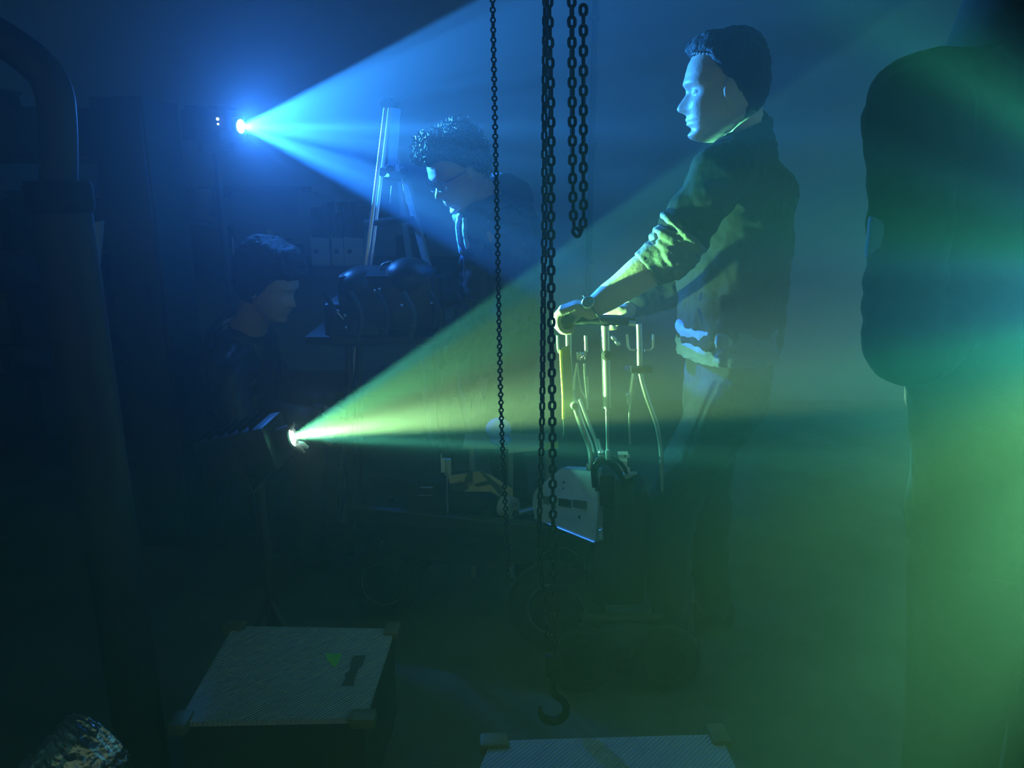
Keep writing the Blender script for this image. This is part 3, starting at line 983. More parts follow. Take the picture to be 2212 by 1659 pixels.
def chain(label, pts, pitch, Wd, r, twist=0.0, upper=None, maxlinks=100, group=None):
    """pts run downward; each link in view is a part"""
    me = link_mesh('link', pitch + 2 * r, Wd, r)
    P = path_points(pts, pitch)
    root = thing('hanging_chain', label, 'chain', P[-1], group)
    rest = MB()
    base = [v.co.copy() for v in me.vertices]; faces = [tuple(p.vertices) for p in me.polygons]
    def place(c, d, k):
        z = d.normalized()
        x = V((1, 0, 0)) - z * z.x; x.normalize(); y = z.cross(x)
        A = Matrix((x, y, z)).transposed() @ Matrix.Rotation(twist + .12 * math.sin(k * .21) + (math.pi / 2 if k % 2 else 0), 3, 'Z')
        return A
    for k in range(len(P) - 1):
        c = (P[k] + P[k + 1]) / 2; A = place(c, P[k] - P[k + 1], k)
        if k < maxlinks:
            o = bpy.data.objects.new('link', me); COL.objects.link(o)
            o.parent = root
            o.matrix_local = Matrix.Translation(c - root.location) @ A.to_4x4()
        else:
            rest.add([c + A @ q for q in base], faces)
    if upper:
        U = path_points(upper, pitch)
        for k in range(len(U) - 1):
            c = (U[k] + U[k + 1]) / 2; A = place(c, U[k] - U[k + 1], k + 1)
            rest.add([c + A @ q for q in base], faces)
    if rest.v:
        o = rest.build('remaining_links', 'chain', root); o['kind'] = 'stuff'
    return root

YC = 1.45
TOPZ = 2.62
def upto(px, Y):
    p = W(px, 0, Y)
    return [V((p.x, p.y, TOPZ)), p]
def cpts(L, Y):
    return [W(x, y, Y) for x, y in L]
chain('thin dark hanging chain, leftmost of the hanging chains', cpts([(1064, -6), (1069, 250), (1074, 480), (1078, 700), (1083, 900), (1090, 1060), (1096, 1180), (1099, 1262)], 1.49),
      .0080, .0116, .0018, .3, upto(1064, 1.49))
chain('long dark chain hanging left of its thicker twin in the middle', cpts([(1179, -8), (1176, 250), (1176, 480), (1173, 700), (1171, 900), (1167, 1060), (1165, 1180), (1176, 1300), (1189, 1415)], YC + .025),
      .0156, .0134, .0026, .5, upto(1179, YC + .025))
chain('long dark chain of thick links hanging in the middle, in front of its twin', cpts([(1185, -8), (1190, 250), (1190, 480), (1191, 700), (1193, 900), (1194, 1060), (1195, 1180), (1197, 1300), (1198, 1415)], YC),
      .0160, .0168, .0031, .15, upto(1185, YC))
Y_ = YC - .02
chain('short looped dark chain hanging right, turning back up at its lower end', cpts([(1235, -8), (1236, 200), (1237, 400), (1239, 480), (1243, 503), (1250, 509), (1256, 499), (1260, 478), (1260, 400), (1260, 200), (1260, -8)], Y_),
      .0157, .0166, .0032, .1, upto(1235, Y_), 100)
# the hoist above the frame that carries the chains, and its hook block near the floor
ho_ = thing('chain_hoist', 'dark chain hoist on the ceiling above the hanging chains', 'hoist', V((.10, YC, ZC)))
hx = W(1210, 0, YC).x
MB().bbox((hx - .02, YC + .01, 2.66), (.26, .16, .14), None, .03).build('housing', 'dark', ho_)
MB().lathe([(.001, -.03), (.09, -.03), (.095, 0), (.09, .03), (.001, .03)], (hx + .02, YC - .10, 2.68), (0, 1, 0)).build('hand_wheel', 'dark', ho_)
MB().tube([(hx, YC, 2.72), (hx, YC, ZC)], .012).build('suspension_bar', 'dark', ho_)
hk = thing('hook_block', 'dark hook block hanging at the bottom of the middle chains', 'hook', W(1195, 1560, YC + .02))
q = W(1195, 1432, YC + .02)
MB().bbox(q + V((0, 0, -.005)), (.035, .022, .050), None, .008).build('swivel_block', 'chain', hk)
hp = [q + V((x, 0, z)) for x, z in ((0, -.02), (0, -.055), (.004, -.075), (.024, -.095), (.030, -.118), (.014, -.14), (-.012, -.140), (-.026, -.122), (-.026, -.106))]
MB().tube(catmull(hp, 5), [.008] * 21 + [.010] * 10 + [.009, .008, .008, .007, .006, .005, .005, .004, .004, .003][:10], 10).build('hook', 'chain', hk)

# ------------------------------------------------------------------ walk-behind machine
mc = thing('walk_behind_machine', 'chrome-handled walk-behind machine that the standing man holds', 'machine', (.22, 2.1, 0))
YM = 2.0
def PT(x, y, Y=YM): return W(x, y, Y - .05)
bar = MB()
bar.tube(catmull([PT(1225, 691, 1.93), PT(1229, 691, 1.99), PT(1240, 690, 2.04), PT(1300, 690, 2.10), PT(1340, 690, 2.25), PT(1342, 690, 2.42)], 6), .0125, 14)
bar.build('handlebar', 'rubber', mc)
bar2 = MB(); bar2.tube([PT(1240, 692, 2.03), PT(1372, 694, 2.03)], .011, 12); bar2.build('crossbar', 'rubber', mc)
MB().cyl(PT(1358, 699, 2.02), PT(1372, 700, 2.02), .0085).build('bar_end', 'chrome', mc)
def rod(name, pts, Y, r, m='chrome', par=mc, n=10, smoothc=True):
    P = [PT(x, y, Y) for x, y in pts]
    mb = MB(); mb.tube(catmull(P, 5) if smoothc else P, r, n); return mb.build(name, m, par)
rod('side_post', [(1227, 700), (1228, 730), (1229, 780), (1232, 825), (1239, 865), (1243, 874)], 2.03, .0078)
rod('side_post', [(1243, 876), (1252, 905), (1264, 937), (1274, 962), (1278, 985), (1278, 1014)], 2.03, .0095)
MB().lathe([(.0125, -.006), (.0125, .006), (.008, .008), (.008, -.008), (.0125, -.006)], PT(1242, 875, 2.01), (0, 1, 0), 24).build('pivot_ring', 'chrome', mc)
rod('centre_rod', [(1307, 703), (1308, 760), (1310, 830), (1311, 881)], 2.02, .0105)
rod('centre_rod', [(1311, 880), (1312, 940), (1313, 1000)], 2.02, .0045)
MB().lathe([(.0125, -.004), (.0125, .004), (.006, .006), (.006, -.006), (.0125, -.004)], PT(1310, 768, 2.0), (0, 1, 0), 20).build('rod_eye', 'dark', mc)
rod('centre_rod', [(1312, 972), (1313, 992)], 1.995, .0065)
rod('right_post', [(1380, 700), (1381, 740), (1382, 800)], 2.06, .0078)
rod('right_post', [(1383, 806), (1388, 828), (1397, 858), (1408, 888), (1420, 925), (1428, 980), (1430, 1060)], 2.06, .0062)
MB().bbox(PT(1385, 797, 2.06), (.055, .035, .016), None, .004).build('clamp', 'rubber', mc)
rod('brace_rod', [(1370, 806), (1367, 830), (1364, 852)], 2.03, .0088)
rod('brace_rod', [(1364, 852), (1362, 870), (1360, 900), (1361, 960)], 2.03, .0035)
MB().ell(PT(1356, 853, 2.02), .006, n=12, m=8).build('grease_nipple', 'chrome', mc)
rod('grease_nipple_stem', [(1357, 856), (1358, 872)], 2.02, .0045)
MB().bbox(PT(1356, 796, 2.02), (.013, .012, .012), None, .002).build('blue_cap', mat('blue_plastic', (.05, .07, .6), .4), mc)
for pts in ([(1354, 722), (1356, 748), (1360, 756), (1376, 757)], [(1392, 757), (1405, 757), (1411, 750), (1411, 722)],
            [(1204, 724), (1205, 750), (1207, 760), (1213, 765)]):
    P = [PT(x, y, 2.02) for x, y in pts]
    MB().tube(P, .0034, 8).build('hook_rod', 'chrome', mc)
rod('lever', [(1265, 725), (1266, 760)], 2.02, .0045)
sp = MB()
sp.tube([PT(1246 + 20 * t / 40, 769, 2.02) + V((0, .009 * math.cos(t * 1.0), .009 * math.sin(t * 1.0))) for t in range(41)], .0022, 6)
sp.build('spring', 'chrome', mc)
rod('cable_guide', [(1247, 784), (1242, 815), (1240, 842)], 2.02, .0035)
rod('cable_guide', [(1247, 786), (1254, 838), (1266, 862)], 2.02, .0022)
rod('cable_guide', [(1262, 785), (1263, 812), (1268, 860), (1270, 880)], 2.02, .0036)
rod('cable_guide', [(1269, 812), (1271, 850)], 2.02, .0020)
rod('cable_guide', [(1266, 854), (1270, 870), (1270, 884)], 2.03, .0030)
rod('inner_rod', [(1252, 862), (1270, 910), (1288, 955), (1298, 995)], 2.06, .0045, 'alu')
rod('inner_rod', [(1292, 948), (1300, 975), (1303, 990)], 2.05, .0030, 'alu')
MB().ell(PT(1298, 977, 2.02), .0085, n=14, m=8).build('cable_fitting', 'chrome', mc)
MB().bbox(PT(1274, 1008, 2.05), (.018, .014, .02), None, .003).build('post_foot', 'chrome', mc)
for x, y in ((1326, 731), (1334, 741), (1325, 705)):
    MB().ell(PT(x, y, 2.1), (.010, .005, .006), Matrix.Rotation(.7, 3, 'Y'), n=10, m=6).build('bracket', 'alu', mc)

# the sheet steel cover in front of the machine
pA, pB = W(1151, 1095, 2.235), W(1287, 1095, 2.01)
ux = (pB - pA); ux.z = 0; wdt = ux.length; ux.normalize()
nr = V((0, 0, 1)).cross(ux).normalized()
if nr.y > 0: nr = -nr
def on_face(px, py):
    """where the ray through a pixel meets the cover's plane"""
    d = W(px, py, 1.0) - V((0, 0, CZ))
    t = (pA - V((0, 0, CZ))).dot(nr) / d.dot(nr)
    return V((0, 0, CZ)) + d * t
outl = [(1155, 1119), (1286, 1172), (1291, 1090), (1283, 1016), (1212, 1011), (1176, 1042), (1160, 1054), (1152, 1068), (1150, 1085)]
tk = -nr * .004
cov = MB()
F0 = [on_face(x, y) for x, y in outl]
cov.prism(F0, tk)
rt = [on_face(1286, 1172), on_face(1291, 1090), on_face(1283, 1016)]
deep = -nr * .03
cov.prism([rt[0], rt[0] + deep, rt[2] + deep, rt[2]], -ux * .004)
cov.prism([on_face(1212, 1011), on_face(1283, 1016), on_face(1283, 1016) + deep * .9, on_face(1212, 1011) + deep * .9], (0, 0, -.004))
sheet = cov.build('steel_cover', 'zinc', mc, smooth=False)
ft = MB()
ft.tube([on_face(1155, 1119) + nr * .003, on_face(1286, 1172) + nr * .003], .0032, 6)
ft.build('cover_lip', 'alu', sheet)
for x0, x1, y0, m_ in ((1198, 1201, 1080, 'dark'), (1207, 1234, 1076, 'black'), (1238, 1268, 1079, 'print'), (1174, 1186, 1071, 'print')):
    a = on_face(x0, y0 - 0); b = on_face(x1, y0 + (x1 - x0) * .12); c_ = on_face(x1, y0 + 18 + (x1 - x0) * .12); d_ = on_face(x0, y0 + 16)
    MB().prism([a + nr * .0006, b + nr * .0006, c_ + nr * .0006, d_ + nr * .0006], nr * .0012).build('rating_plate', m_, sheet, smooth=False)
for x, y in ((1206, 1076), (1231, 1079), (1206, 1091), (1231, 1094), (1236, 1077), (1267, 1080), (1268, 1100), (1201, 1073), (1201, 1092)):
    MB().ell(on_face(x, y) + nr * .002, .0016, n=8, m=6).build('rivet', 'chrome', sheet)
for x, y, r in ((1218, 1042, .0040), (1217, 1055, .0028), (1252, 1117, .0050), (1187, 1106, .0022)):
    MB().lathe([(r * .4, 0), (r, .0012), (r, -.002)], on_face(x, y), nr, 14).build('screw', 'dark', sheet)
eb = MB()
eb.bbox((on_face(1289, 1095) - nr * .06 + V((.006, 0, -.01))), (.012, .10, .19), None, .003)
eb.build('side_flange', 'dark', mc)
hl_ = MB()
hl_.tube([PT(1297, 1152, 2.04) + V((.004 * math.cos(t), .004 * math.sin(t), .0012 * (t - 14))) for t in range(29)], .0012, 6)
hl_.build('return_spring', 'chrome', mc)
# loops of glossy cable arching over the cover
for i, (a, b, c_, d_, e_) in enumerate((((1284, 1052), (1282, 1010), (1300, 990), (1328, 1004), (1350, 1042)),
                                       ((1290, 1060), (1287, 1018), (1303, 998), (1332, 1016), (1345, 1050)),
                                       ((1286, 1046), (1290, 1000), (1315, 984), (1345, 1005), (1360, 1040)),
                                       ((1281, 1040), (1283, 1000), (1306, 985), (1336, 990), (1366, 1035)))):
    yy = 2.0 + .012 * i
    MB().tube(catmull([PT(*a, yy), PT(*b, yy), PT(*c_, yy), PT(*d_, yy + .03), PT(*e_, yy + .05)], 8), .0062 - .0006 * i, 10).build('hydraulic_hose', 'cable', mc)
mb = MB(); mb.bbox(PT(1328, 1048, 2.12), (.10, .10, .10), None, .02); mb.build('gearbox', 'black', mc)
# white bracket with three holes
br = MB()
o0 = PT(1334, 976, 2.06)
def bq(x, y): return PT(x, y, 2.06)
br.prism([bq(*p) for p in ((1334, 976), (1356, 976), (1358, 983), (1361, 983), (1361, 989), (1355, 989), (1355, 1009), (1361, 1010), (1361, 1018), (1348, 1020), (1338, 1014))], (0, .004, 0))
bk_ = br.build('white_bracket', 'white', mc, smooth=False)
for x, y in ((1350, 985), (1342, 999), (1352, 1012)):
    MB().lathe([(.0028, -.0008), (.0034, .001), (.0034, .006)], bq(x, y) - V((0, .002, 0)), (0, 1, 0), 12).build('bolt', 'print', bk_)
MB().prism([bq(1349, 1024), bq(1377, 1024), bq(1352, 1036), bq(1345, 1030)], (0, .012, .003)).build('mounting_plate', 'alu', mc, smooth=False)
# lower body of the machine and its wheels, hardly seen in the dark
lb = MB()
lb.bbox((.31, 2.17, .40), (.16, .20, .36), None, .03)
lb.build('engine_body', 'black', mc)
MB().tube([(.2, 2.05, .20), (.44, 2.05, .20)], .014).build('axle', 'dark', mc)
def wheel(par, c, R_, w, rim, ax=(0, 1, 0), mrim='tyre_rim'):
    t = MB(); t.lathe([(rim, -w * .5), (R_ * .94, -w * .5), (R_, -w * .3), (R_, w * .3), (R_ * .94, w * .5), (rim, w * .5), (rim, -w * .5)], c, ax, 40)
    ty = t.build('tyre', 'rubber', par)
    r_ = MB(); r_.lathe([(rim * .90, w * .30), (rim * .96, w * .5), (rim * 1.02, w * .53), (rim * 1.03, w * .45)], V(c) - V(ax) * 0, -V(ax), 40)
    r_.lathe([(rim * .90, -w * .1), (rim * .90, w * .32)], c, -V(ax), 40)
    r_.build('rim', mrim, ty)
    h = MB(); h.lathe([(.001, w * .32), (rim * .3, w * .30), (rim * .34, w * .1), (rim * .88, w * .06), (rim * .88, 0)], c, -V(ax), 30)
    h.build('hub', 'black', ty)
    return ty
wheel(mc, (.20, 2.00, .10), .10, .045, .06, mrim='black'); wheel(mc, (.44, 2.00, .10), .10, .045, .06, mrim='black')

# yellow webbing strap hooked on the left hook rod
ys = MB()
ys.tube(catmull([PT(1211, 756, 2.01), PT(1213, 800, 2.01), PT(1216, 850, 2.01), PT(1217, 905, 2.01)], 6), (.0035, .0022), 8, up=(1, 0, 0))
ysr = thing('yellow_strap', 'yellow strap with a broad web hanging from the left hook rod', 'strap', PT(1217, 940, 2.01))
ys.build('cord', 'yellow', ysr)
yw = MB()
yw.prism([PT(1214, 752, 2.014), PT(1230, 745, 2.02), PT(1236, 810, 2.02), PT(1238, 900, 2.02), PT(1221, 903, 2.014), PT(1218, 840, 2.014)], (0, .002, 0))
yw.build('web', mat('thin_yellow_web', (.16, .17, .03), .7), ysr)
MB().tube(catmull([PT(1217, 905, 2.01), PT(1218, 925, 2.01), PT(1217, 940, 2.01), PT(1214, 943, 2.01)], 4), .0016, 6).build('wire_tail', 'print', ysr)

# ------------------------------------------------------------------ low four-wheeled buggy chassis
bgg = thing('buggy', 'low dark buggy chassis with bodywork and bare wheels, behind the chains', 'vehicle', (-.15, 2.4, 0))
rail = MB()
ra, rb_ = W(760, 1104, 2.42), W(1180, 1148, 2.20)
d = (rb_ - ra).normalized()
def beamf(mb, a, b, w, h, m=0):
    d = (b - a); L = d.length; x = d.normalized(); y = V((0, 0, 1)).cross(x).normalized(); z = x.cross(y)
    mb.bbox((a + b) / 2, (L, w, h), Matrix((x, y, z)).transposed(), .004)
beamf(rail, ra, rb_, .03, .05); beamf(rail, ra + V((.02, .22, 0)), rb_ + V((.02, .22, 0)), .03, .05)
for t in (.02, .35, .7, .98):
    beamf(rail, ra.lerp(rb_, t), ra.lerp(rb_, t) + V((.02, .22, 0)), .03, .04)
rail.build('chassis_frame', 'dark', bgg)
MB().tube([ra + V((0, -.018, .022)), rb_ + V((0, -.018, .022))], .0022, 6).build('edge_trim', 'print', bgg)
sp_ = MB()
sp_.prism([W(800, 1112, 2.40), W(1165, 1150, 2.215), W(1172, 1215, 2.215), W(1040, 1222, 2.27), W(940, 1215, 2.33), W(850, 1190, 2.38)], (0, .006, 0))
side_panel = sp_.build('side_panel', 'darkblue', bgg, smooth=False)
fa, fb_ = W(975, 1160, 2.31), W(1100, 1172, 2.25)
fx = (fb_ - fa).normalized(); fn = fx.cross(V((0, 0, 1))).normalized(); fz = V((0, 0, 1))
Rt = Matrix((fx, (fz - fx * fz.dot(fx)).normalized(), fx.cross((fz - fx * fz.dot(fx)).normalized()))).transposed()
text('lettering', 'upikel', .030, W(1022, 1166, 2.278), Rt, 'print', side_panel)
bd = MB()
ypb = 2.36
bd.prism([W(x, y, ypb) for x, y in ((880, 1108), (880, 1052), (905, 1040), (960, 1042), (975, 1060), (1100, 1090), (1120, 1130))], (0, .18, 0))
bd.build('engine_cowl', 'darkblue', bgg)
for a, b in (((908, 1053), (935, 1053)), ((905, 1070), (934, 1069))):
    MB().tube([W(*a, ypb - .006), W(*b, ypb - .006)], .0022, 6).build('chrome_strip', 'chrome', bgg)
pl = MB()
pl.prism([W(x, y, 2.33) for x, y in ((968, 1030), (1035, 1019), (1060, 1028), (1108, 1058), (1108, 1082), (1092, 1080), (1060, 1062), (1000, 1062), (975, 1058))], (0, .01, 0))
ply = pl.build('plywood_wing', 'ply', bgg, smooth=False)
ds = MB()
for pts in (((970, 1046), (1010, 1042), (1012, 1056), (1000, 1063), (972, 1060)), ((1010, 1019), (1022, 1018), (1020, 1040), (1002, 1044)),
            ((1036, 1019), (1046, 1022), (1082, 1052), (1100, 1084), (1090, 1082), (1068, 1056)), ((1024, 1046), (1062, 1037), (1070, 1044), (1030, 1052))):
    ds.prism([W(x, y, 2.327) for x, y in pts], (0, .003, 0))
ds.build('black_stripes', 'print', ply, smooth=False)
text('lettering', 'upikel', .026, W(1003, 1042, 2.322), Matrix.Rotation(math.pi / 2, 3, 'X'), 'print', ply)
pk = MB()
pk.cyl(W(965, 1018, 2.26), W(967, 1108, 2.26), .0028)
pst = pk.build('post', 'alu', bgg)
MB().cyl(W(953, 980, 2.26), W(954, 1020, 2.26), .0028).build('post_pin', 'alu', bgg)
MB().bbox(W(957, 1005, 2.26), (.012, .012, .045), None, .003).build('post_cap', 'cardwhite', bgg)
MB().bbox(W(967, 1008, 2.27), (.022, .018, .05), None, .003).build('post_socket', 'greybox', bgg)
ex = MB(); ex.cyl(W(1112, 1110, 2.22), W(1160, 1098, 2.30), .010, 20, .012)
ex.build('exhaust_pipe', 'alu', bgg)
MB().lathe([(.008, -.002), (.0115, 0), (.0115, .008)], W(1112, 1110, 2.215), (.5, -.5, .1), 20).build('pipe_end', 'black', bgg)
MB().lathe([(.020, -.02), (.034, -.02), (.036, 0), (.034, .02), (.020, .02), (.018, 0)], W(1098, 1095, 2.30), (.8, -.6, 0), 30).build('headlamp_ring', 'greybox', bgg)
for px, py, Y, R_, rim in ((832, 1258, 2.40, .125, .072), (1203, 1322, 2.20, .15, .088)):
    zc = W(px, py, Y)
    wheel(bgg, (zc.x, Y, R_), R_, .05, rim, (.15, .98, 0))
    wheel(bgg, (zc.x + .02, Y + .24, R_), R_, .05, rim, (0, 1, 0))
    MB().tube([(zc.x, Y + .03, R_), (zc.x + .02, Y + .22, R_)], .012).build('axle', 'dark', bgg)
    for yy in (.06, .20):
        MB().tube([(zc.x, Y + yy, R_), (zc.x, Y + yy, .33)], .010).build('axle_strut', 'dark', bgg)

# ------------------------------------------------------------------ platform step ladder in the blue beam
YL = 3.15
ld = thing('step_ladder', 'tall platform step ladder standing in the blue beam, left rail brightly lit', 'ladder', (W(860, 400, YL).x, YL, 0))
def LP(x, y, Y=YL): return W(x, y, Y)
def ground(p, q, z=0.0):
    t = (z - p.z) / (q.z - p.z); return p.lerp(q, t)
def rail_(name, a, b, w, h, m='chrome'):
    g = ground(a, b)
    mb = MB(); beamf(mb, a, g, w, h); return mb.build(name, m, ld), g
r1, g1 = rail_('front_rail', LP(833, 232, 3.07), LP(789, 590, 3.05), .028, .014)
r2, g2 = rail_('front_rail', LP(842, 232, 3.13), LP(799, 590, 3.11), .010, .012)
r3, g3 = rail_('rear_rail', LP(872, 372, 3.30), LP(944, 655, 3.55), .030, .022, 'greybox')
r4, g4 = rail_('rear_rail', LP(846, 232, 3.62), LP(884, 560, 3.80), .024, .03, 'greybox')
MB().tube([LP(832, 224, 3.12), LP(846, 218, 3.3), LP(856, 222, 3.62)], .018, 12).build('top_cap', 'rubber', ld)
MB().ell(LP(846, 222, 3.2), (.024, .03, .020), n=16, m=10).build('end_knob', 'rubber', ld)
sh_ = MB(); sh_.prism([LP(842, 232, 3.24), LP(866, 236, 3.24), LP(858, 352, 3.24), LP(838, 366, 3.24)], (0, .02, 0))
sh_.build('upright_board', 'darkblue', ld, smooth=False)
pf = MB(); beamf(pf, LP(826, 374, 3.20), LP(880, 384, 3.30), .08, .030)
pf.build('platform', 'dark', ld)
for x, y in ((841, 366), (873, 370), (826, 372)):
    MB().lathe([(.001, -.012), (.014, -.012), (.017, 0), (.014, .012), (.001, .012)], LP(x, y, 3.08), (0, 1, 0), 18).build('hinge_knob', 'black', ld)
tr_ = [LP(820, 400, 3.12), g1]
for i in range(4):
    t = .10 + .23 * i
    a = LP(815, 400, 3.09).lerp(g1, t)
    b = a + V((.10, .34, 0))
    st_ = MB(); beamf(st_, a, b, .08, .02); st_.build('tread', 'dark', ld)
for pts in (((846, 402), (842, 440)), ((868, 385), (878, 440))):
    MB().tube([LP(*pts[0], 3.2), LP(*pts[1], 3.2)], .0022, 6).build('brace_wire', 'alu', ld)

# ------------------------------------------------------------------ far wall: rack, shelf, holders
YW = 4.92
wsf = thing('wall_shelf', 'long dark wall shelf on the back wall, left half', 'shelf', (W(500, 405, YW).x, YW, W(500, 405, YW).z))
a, b = W(425, 408, 4.9), W(665, 408, 4.9)
MB().bbox(((a.x + b.x) / 2, 4.87, a.z), (b.x - a.x, .24, .025)).build('board', 'dark', wsf)
for x in (a.x + .1, b.x - .1):
    MB().bbox((x, 4.90, a.z - .08), (.02, .18, .14), None, .003).build('shelf_bracket', 'dark', wsf)
def hung(name, label, cat, px0, px1, py0, py1, Y, th, m, rnd_bottom=False, group=None):
    p = [W(px0, py0, Y), W(px1, py0, Y)]
    q0, q1 = W(px0, py1, Y), W(px1, py1, Y)
    if rnd_bottom:
        w = q1.x - q0.x
        pts = [p[0], p[1]] + [V((q0.x + w * (.5 + .5 * math.cos(t)), Y, q0.z + w * .5 * (1 - math.sin(t)) * .6)) for t in [math.pi * k / 10 for k in range(11)]]
    else:
        pts = [p[0], p[1], q1, q0]
    c = sum(pts, V((0, 0, 0))) / len(pts)
    o = MB().prism([V((v.x, Y - th, v.z)) for v in pts], (0, th, 0)).build(name, m, None, smooth=False, loc=(c.x, Y, q0.z))
    return tag(o, label, cat, group)
hung('canvas_pouch', 'pale rounded canvas pouch hanging at the left end of the wall shelf', 'pouch', 427, 458, 408, 466, 4.76, .05, 'greybox', True)
hung('paper_roll', 'short pale roll lying behind the pouch under the shelf', 'roll', 470, 500, 410, 426, 4.85, .05, 'dark')
cn = thing('spray_bottle', 'pale tapered bottle on the bench near the seated person', 'bottle', W(583, 522, 4.3))
c = V((W(582, 522, 4.3).x, 4.3, W(700, 573, 4.35).z))
cn.location = c
MB().lathe([(.001, 0), (.040, 0), (.038, .13), (.034, .16), (.020, .185), (.016, .20), (.001, .202)], c).build('bottle_body', 'greybox', cn)
c = W(504, 535, 4.4)
tag(MB().cyl(c + V((0, 0, -.10)), c + V((0, 0, .06)), .006, 10).build('metal_rod', 'alu', None, loc=c + V((0, 0, -.1))), 'thin pale metal rod standing upright on the bench', 'rod')

# bench along the back
bt = W(700, 573, 4.35).z
wb = thing('workbench', 'long dark workbench along the back wall under the file holders', 'workbench', (-1.35, 4.5, 0))
MB().bbox((-1.25, 4.5, bt - .025), (2.3, .62, .05)).build('worktop', 'dark', wb)
for x in (-2.32, -.2):
    for y in (4.25, 4.75):
        MB().bbox((x, y, (bt - .05) / 2), (.06, .06, bt - .05)).build('leg', 'dark', wb)
MB().bbox((-1.25, 4.5, .25), (2.1, .5, .03)).build('lower_shelf', 'dark', wb)
# three cardboard file holders standing on the bench
fg = 'white file holders on the workbench'
for i, (x0, x1, hx_, lab) in enumerate(((669, 711, 683, 'white file holder with a round hole, leftmost of three on the workbench'),
                                        (714, 741, 727, 'narrow white file holder, middle of three on the workbench'),
                                        (741, 786, 755, 'white file holder on the workbench, nearest to the step ladder'))):
    Yf = 4.30
    A, B = W(x0, 512, Yf), W(x1, 512, Yf)
    fhd = thing('file_holder', lab, 'file holder', ((A.x + B.x) / 2, Yf, bt), fg)
    mb = MB(); h = A.z - bt
    w = B.x - A.x - .004; cxh = (A.x + B.x) / 2
    mb.prism([(cxh - w / 2, Yf, bt), (cxh + w / 2, Yf, bt), (cxh + w / 2, Yf, bt + h * .95), (cxh - w / 2, Yf, bt + h)], (0, .003, 0))
    for sx_ in (-1, 1):
        mb.prism([(cxh + sx_ * (w / 2 - .001), Yf, bt), (cxh + sx_ * (w / 2 - .001), Yf + .24, bt), (cxh + sx_ * (w / 2 - .001), Yf + .24, bt + .27), (cxh + sx_ * (w / 2 - .001), Yf + .05, bt + h)], (sx_ * -.002, 0, 0))
    mb.box((cxh, Yf + .12, bt + .002), (w, .24, .003)); mb.box((cxh, Yf + .24, bt + .135), (w, .003, .27))
    mb.build('card_case', 'cardwhite', fhd, smooth=False)
    hp_ = W(hx_, 543, Yf)
    MB().lathe([(.001, 0), (.0125, 0), (.0125, .002), (.001, .002)], (hp_.x, Yf - .002, hp_.z), (0, 1, 0), 20).build('finger_hole', 'black', fhd)
    n_ = 2 if i else 3
    for k in range(n_):
        xk = cxh - w / 2 + w * (k + .5) / n_
        hh = (.30, .27, .33)[(k + i) % 3]
        MB().bbox((xk, Yf + .12, bt + .004 + hh / 2), (w / n_ * .72, .2, hh), None, .002).build('folder', ('dark', 'darkblue')[k % 2], fhd)
# things lying on the bench, dark
for (x, y, wx, hz_, dp, m_, nm, lab, cat) in (
        (620, 573, .16, .10, .16, 'dark', 'toolbox', 'small dark toolbox on the workbench left of the file holders', 'toolbox'),
        (440, 573, .30, .20, .25, 'black', 'equipment_case', 'black equipment case at the left end of the workbench', 'case'),
        (890, 573, .15, .16, .18, 'black', 'grinder', 'dark bench machine on the right end of the workbench', 'machine')):
    xw = W(x, y, 4.45).x
    o = thing(nm, lab, cat, (xw, 4.45, bt))
    MB().bbox((xw, 4.45, bt + hz_ / 2), (wx, dp, hz_), None, .012).build('body', m_, o)
    MB().tube(catmull([(xw - wx * .25, 4.45, bt + hz_ - .002), (xw - wx * .2, 4.45, bt + hz_ + .025), (xw + wx * .2, 4.45, bt + hz_ + .025), (xw + wx * .25, 4.45, bt + hz_ - .002)], 5), .006, 8).build('handle', 'rubber', o)
# conduit down the back wall
cx_ = W(1279, 300, 4.95)
cd = thing('wall_conduit', 'thin dark vertical conduit on the back wall right of the looped chain', 'conduit', (cx_.x, 4.95, .6))
MB().cyl((cx_.x, 4.97, .62), (cx_.x, 4.97, ZC - .01), .017, 12).build('pipe', 'dark', cd)
for z in (.9, 1.6, 2.3):
    MB().bbox((cx_.x, 4.975, z), (.06, .05, .02), None, .003).build('pipe_clip', 'dark', cd)

# dark tall rack against the left wall, back part
rk = thing('storage_rack', 'tall dark storage rack on the left behind the seated person', 'rack', (-2.35, 4.0, 0))
for x in (-2.7, -1.72):
    for y in (3.75, 4.15):
        MB().bbox((x, y, .87), (.045, .045, 1.74), None, .003).build('post', 'dark', rk)
for z in (.15, .62, 1.08, 1.50):
    MB().bbox((-2.21, 3.95, z), (1.0, .44, .03), None, .003).build('shelf_board', 'dark', rk)
rz = random.Random(5)
for zi, z in enumerate((.165, .635, 1.095, 1.515)):
    x = -2.62
    places = ('bottom', 'second', 'third', 'top')
    for k in range(3):
        w_ = rz.uniform(.20, .27); h_ = rz.uniform(.18, .30)
        o = thing('storage_bin', 'dark storage bin on the %s shelf of the rack, %s of three' % (places[zi], ('left', 'middle', 'right')[k]), 'bin', (x + w_ / 2, 3.95, z), 'dark bins on the rack')
        MB().bbox((x + w_ / 2, 3.95, z + h_ / 2), (w_, .34, h_), None, .015).build('tub', ('black', 'dark', 'darkblue')[(k + zi) % 3], o)
        MB().bbox((x + w_ / 2, 3.95, z + h_ + .008), (w_ + .012, .35, .016), None, .005).build('lid', 'black', o)
        x += w_ + .05

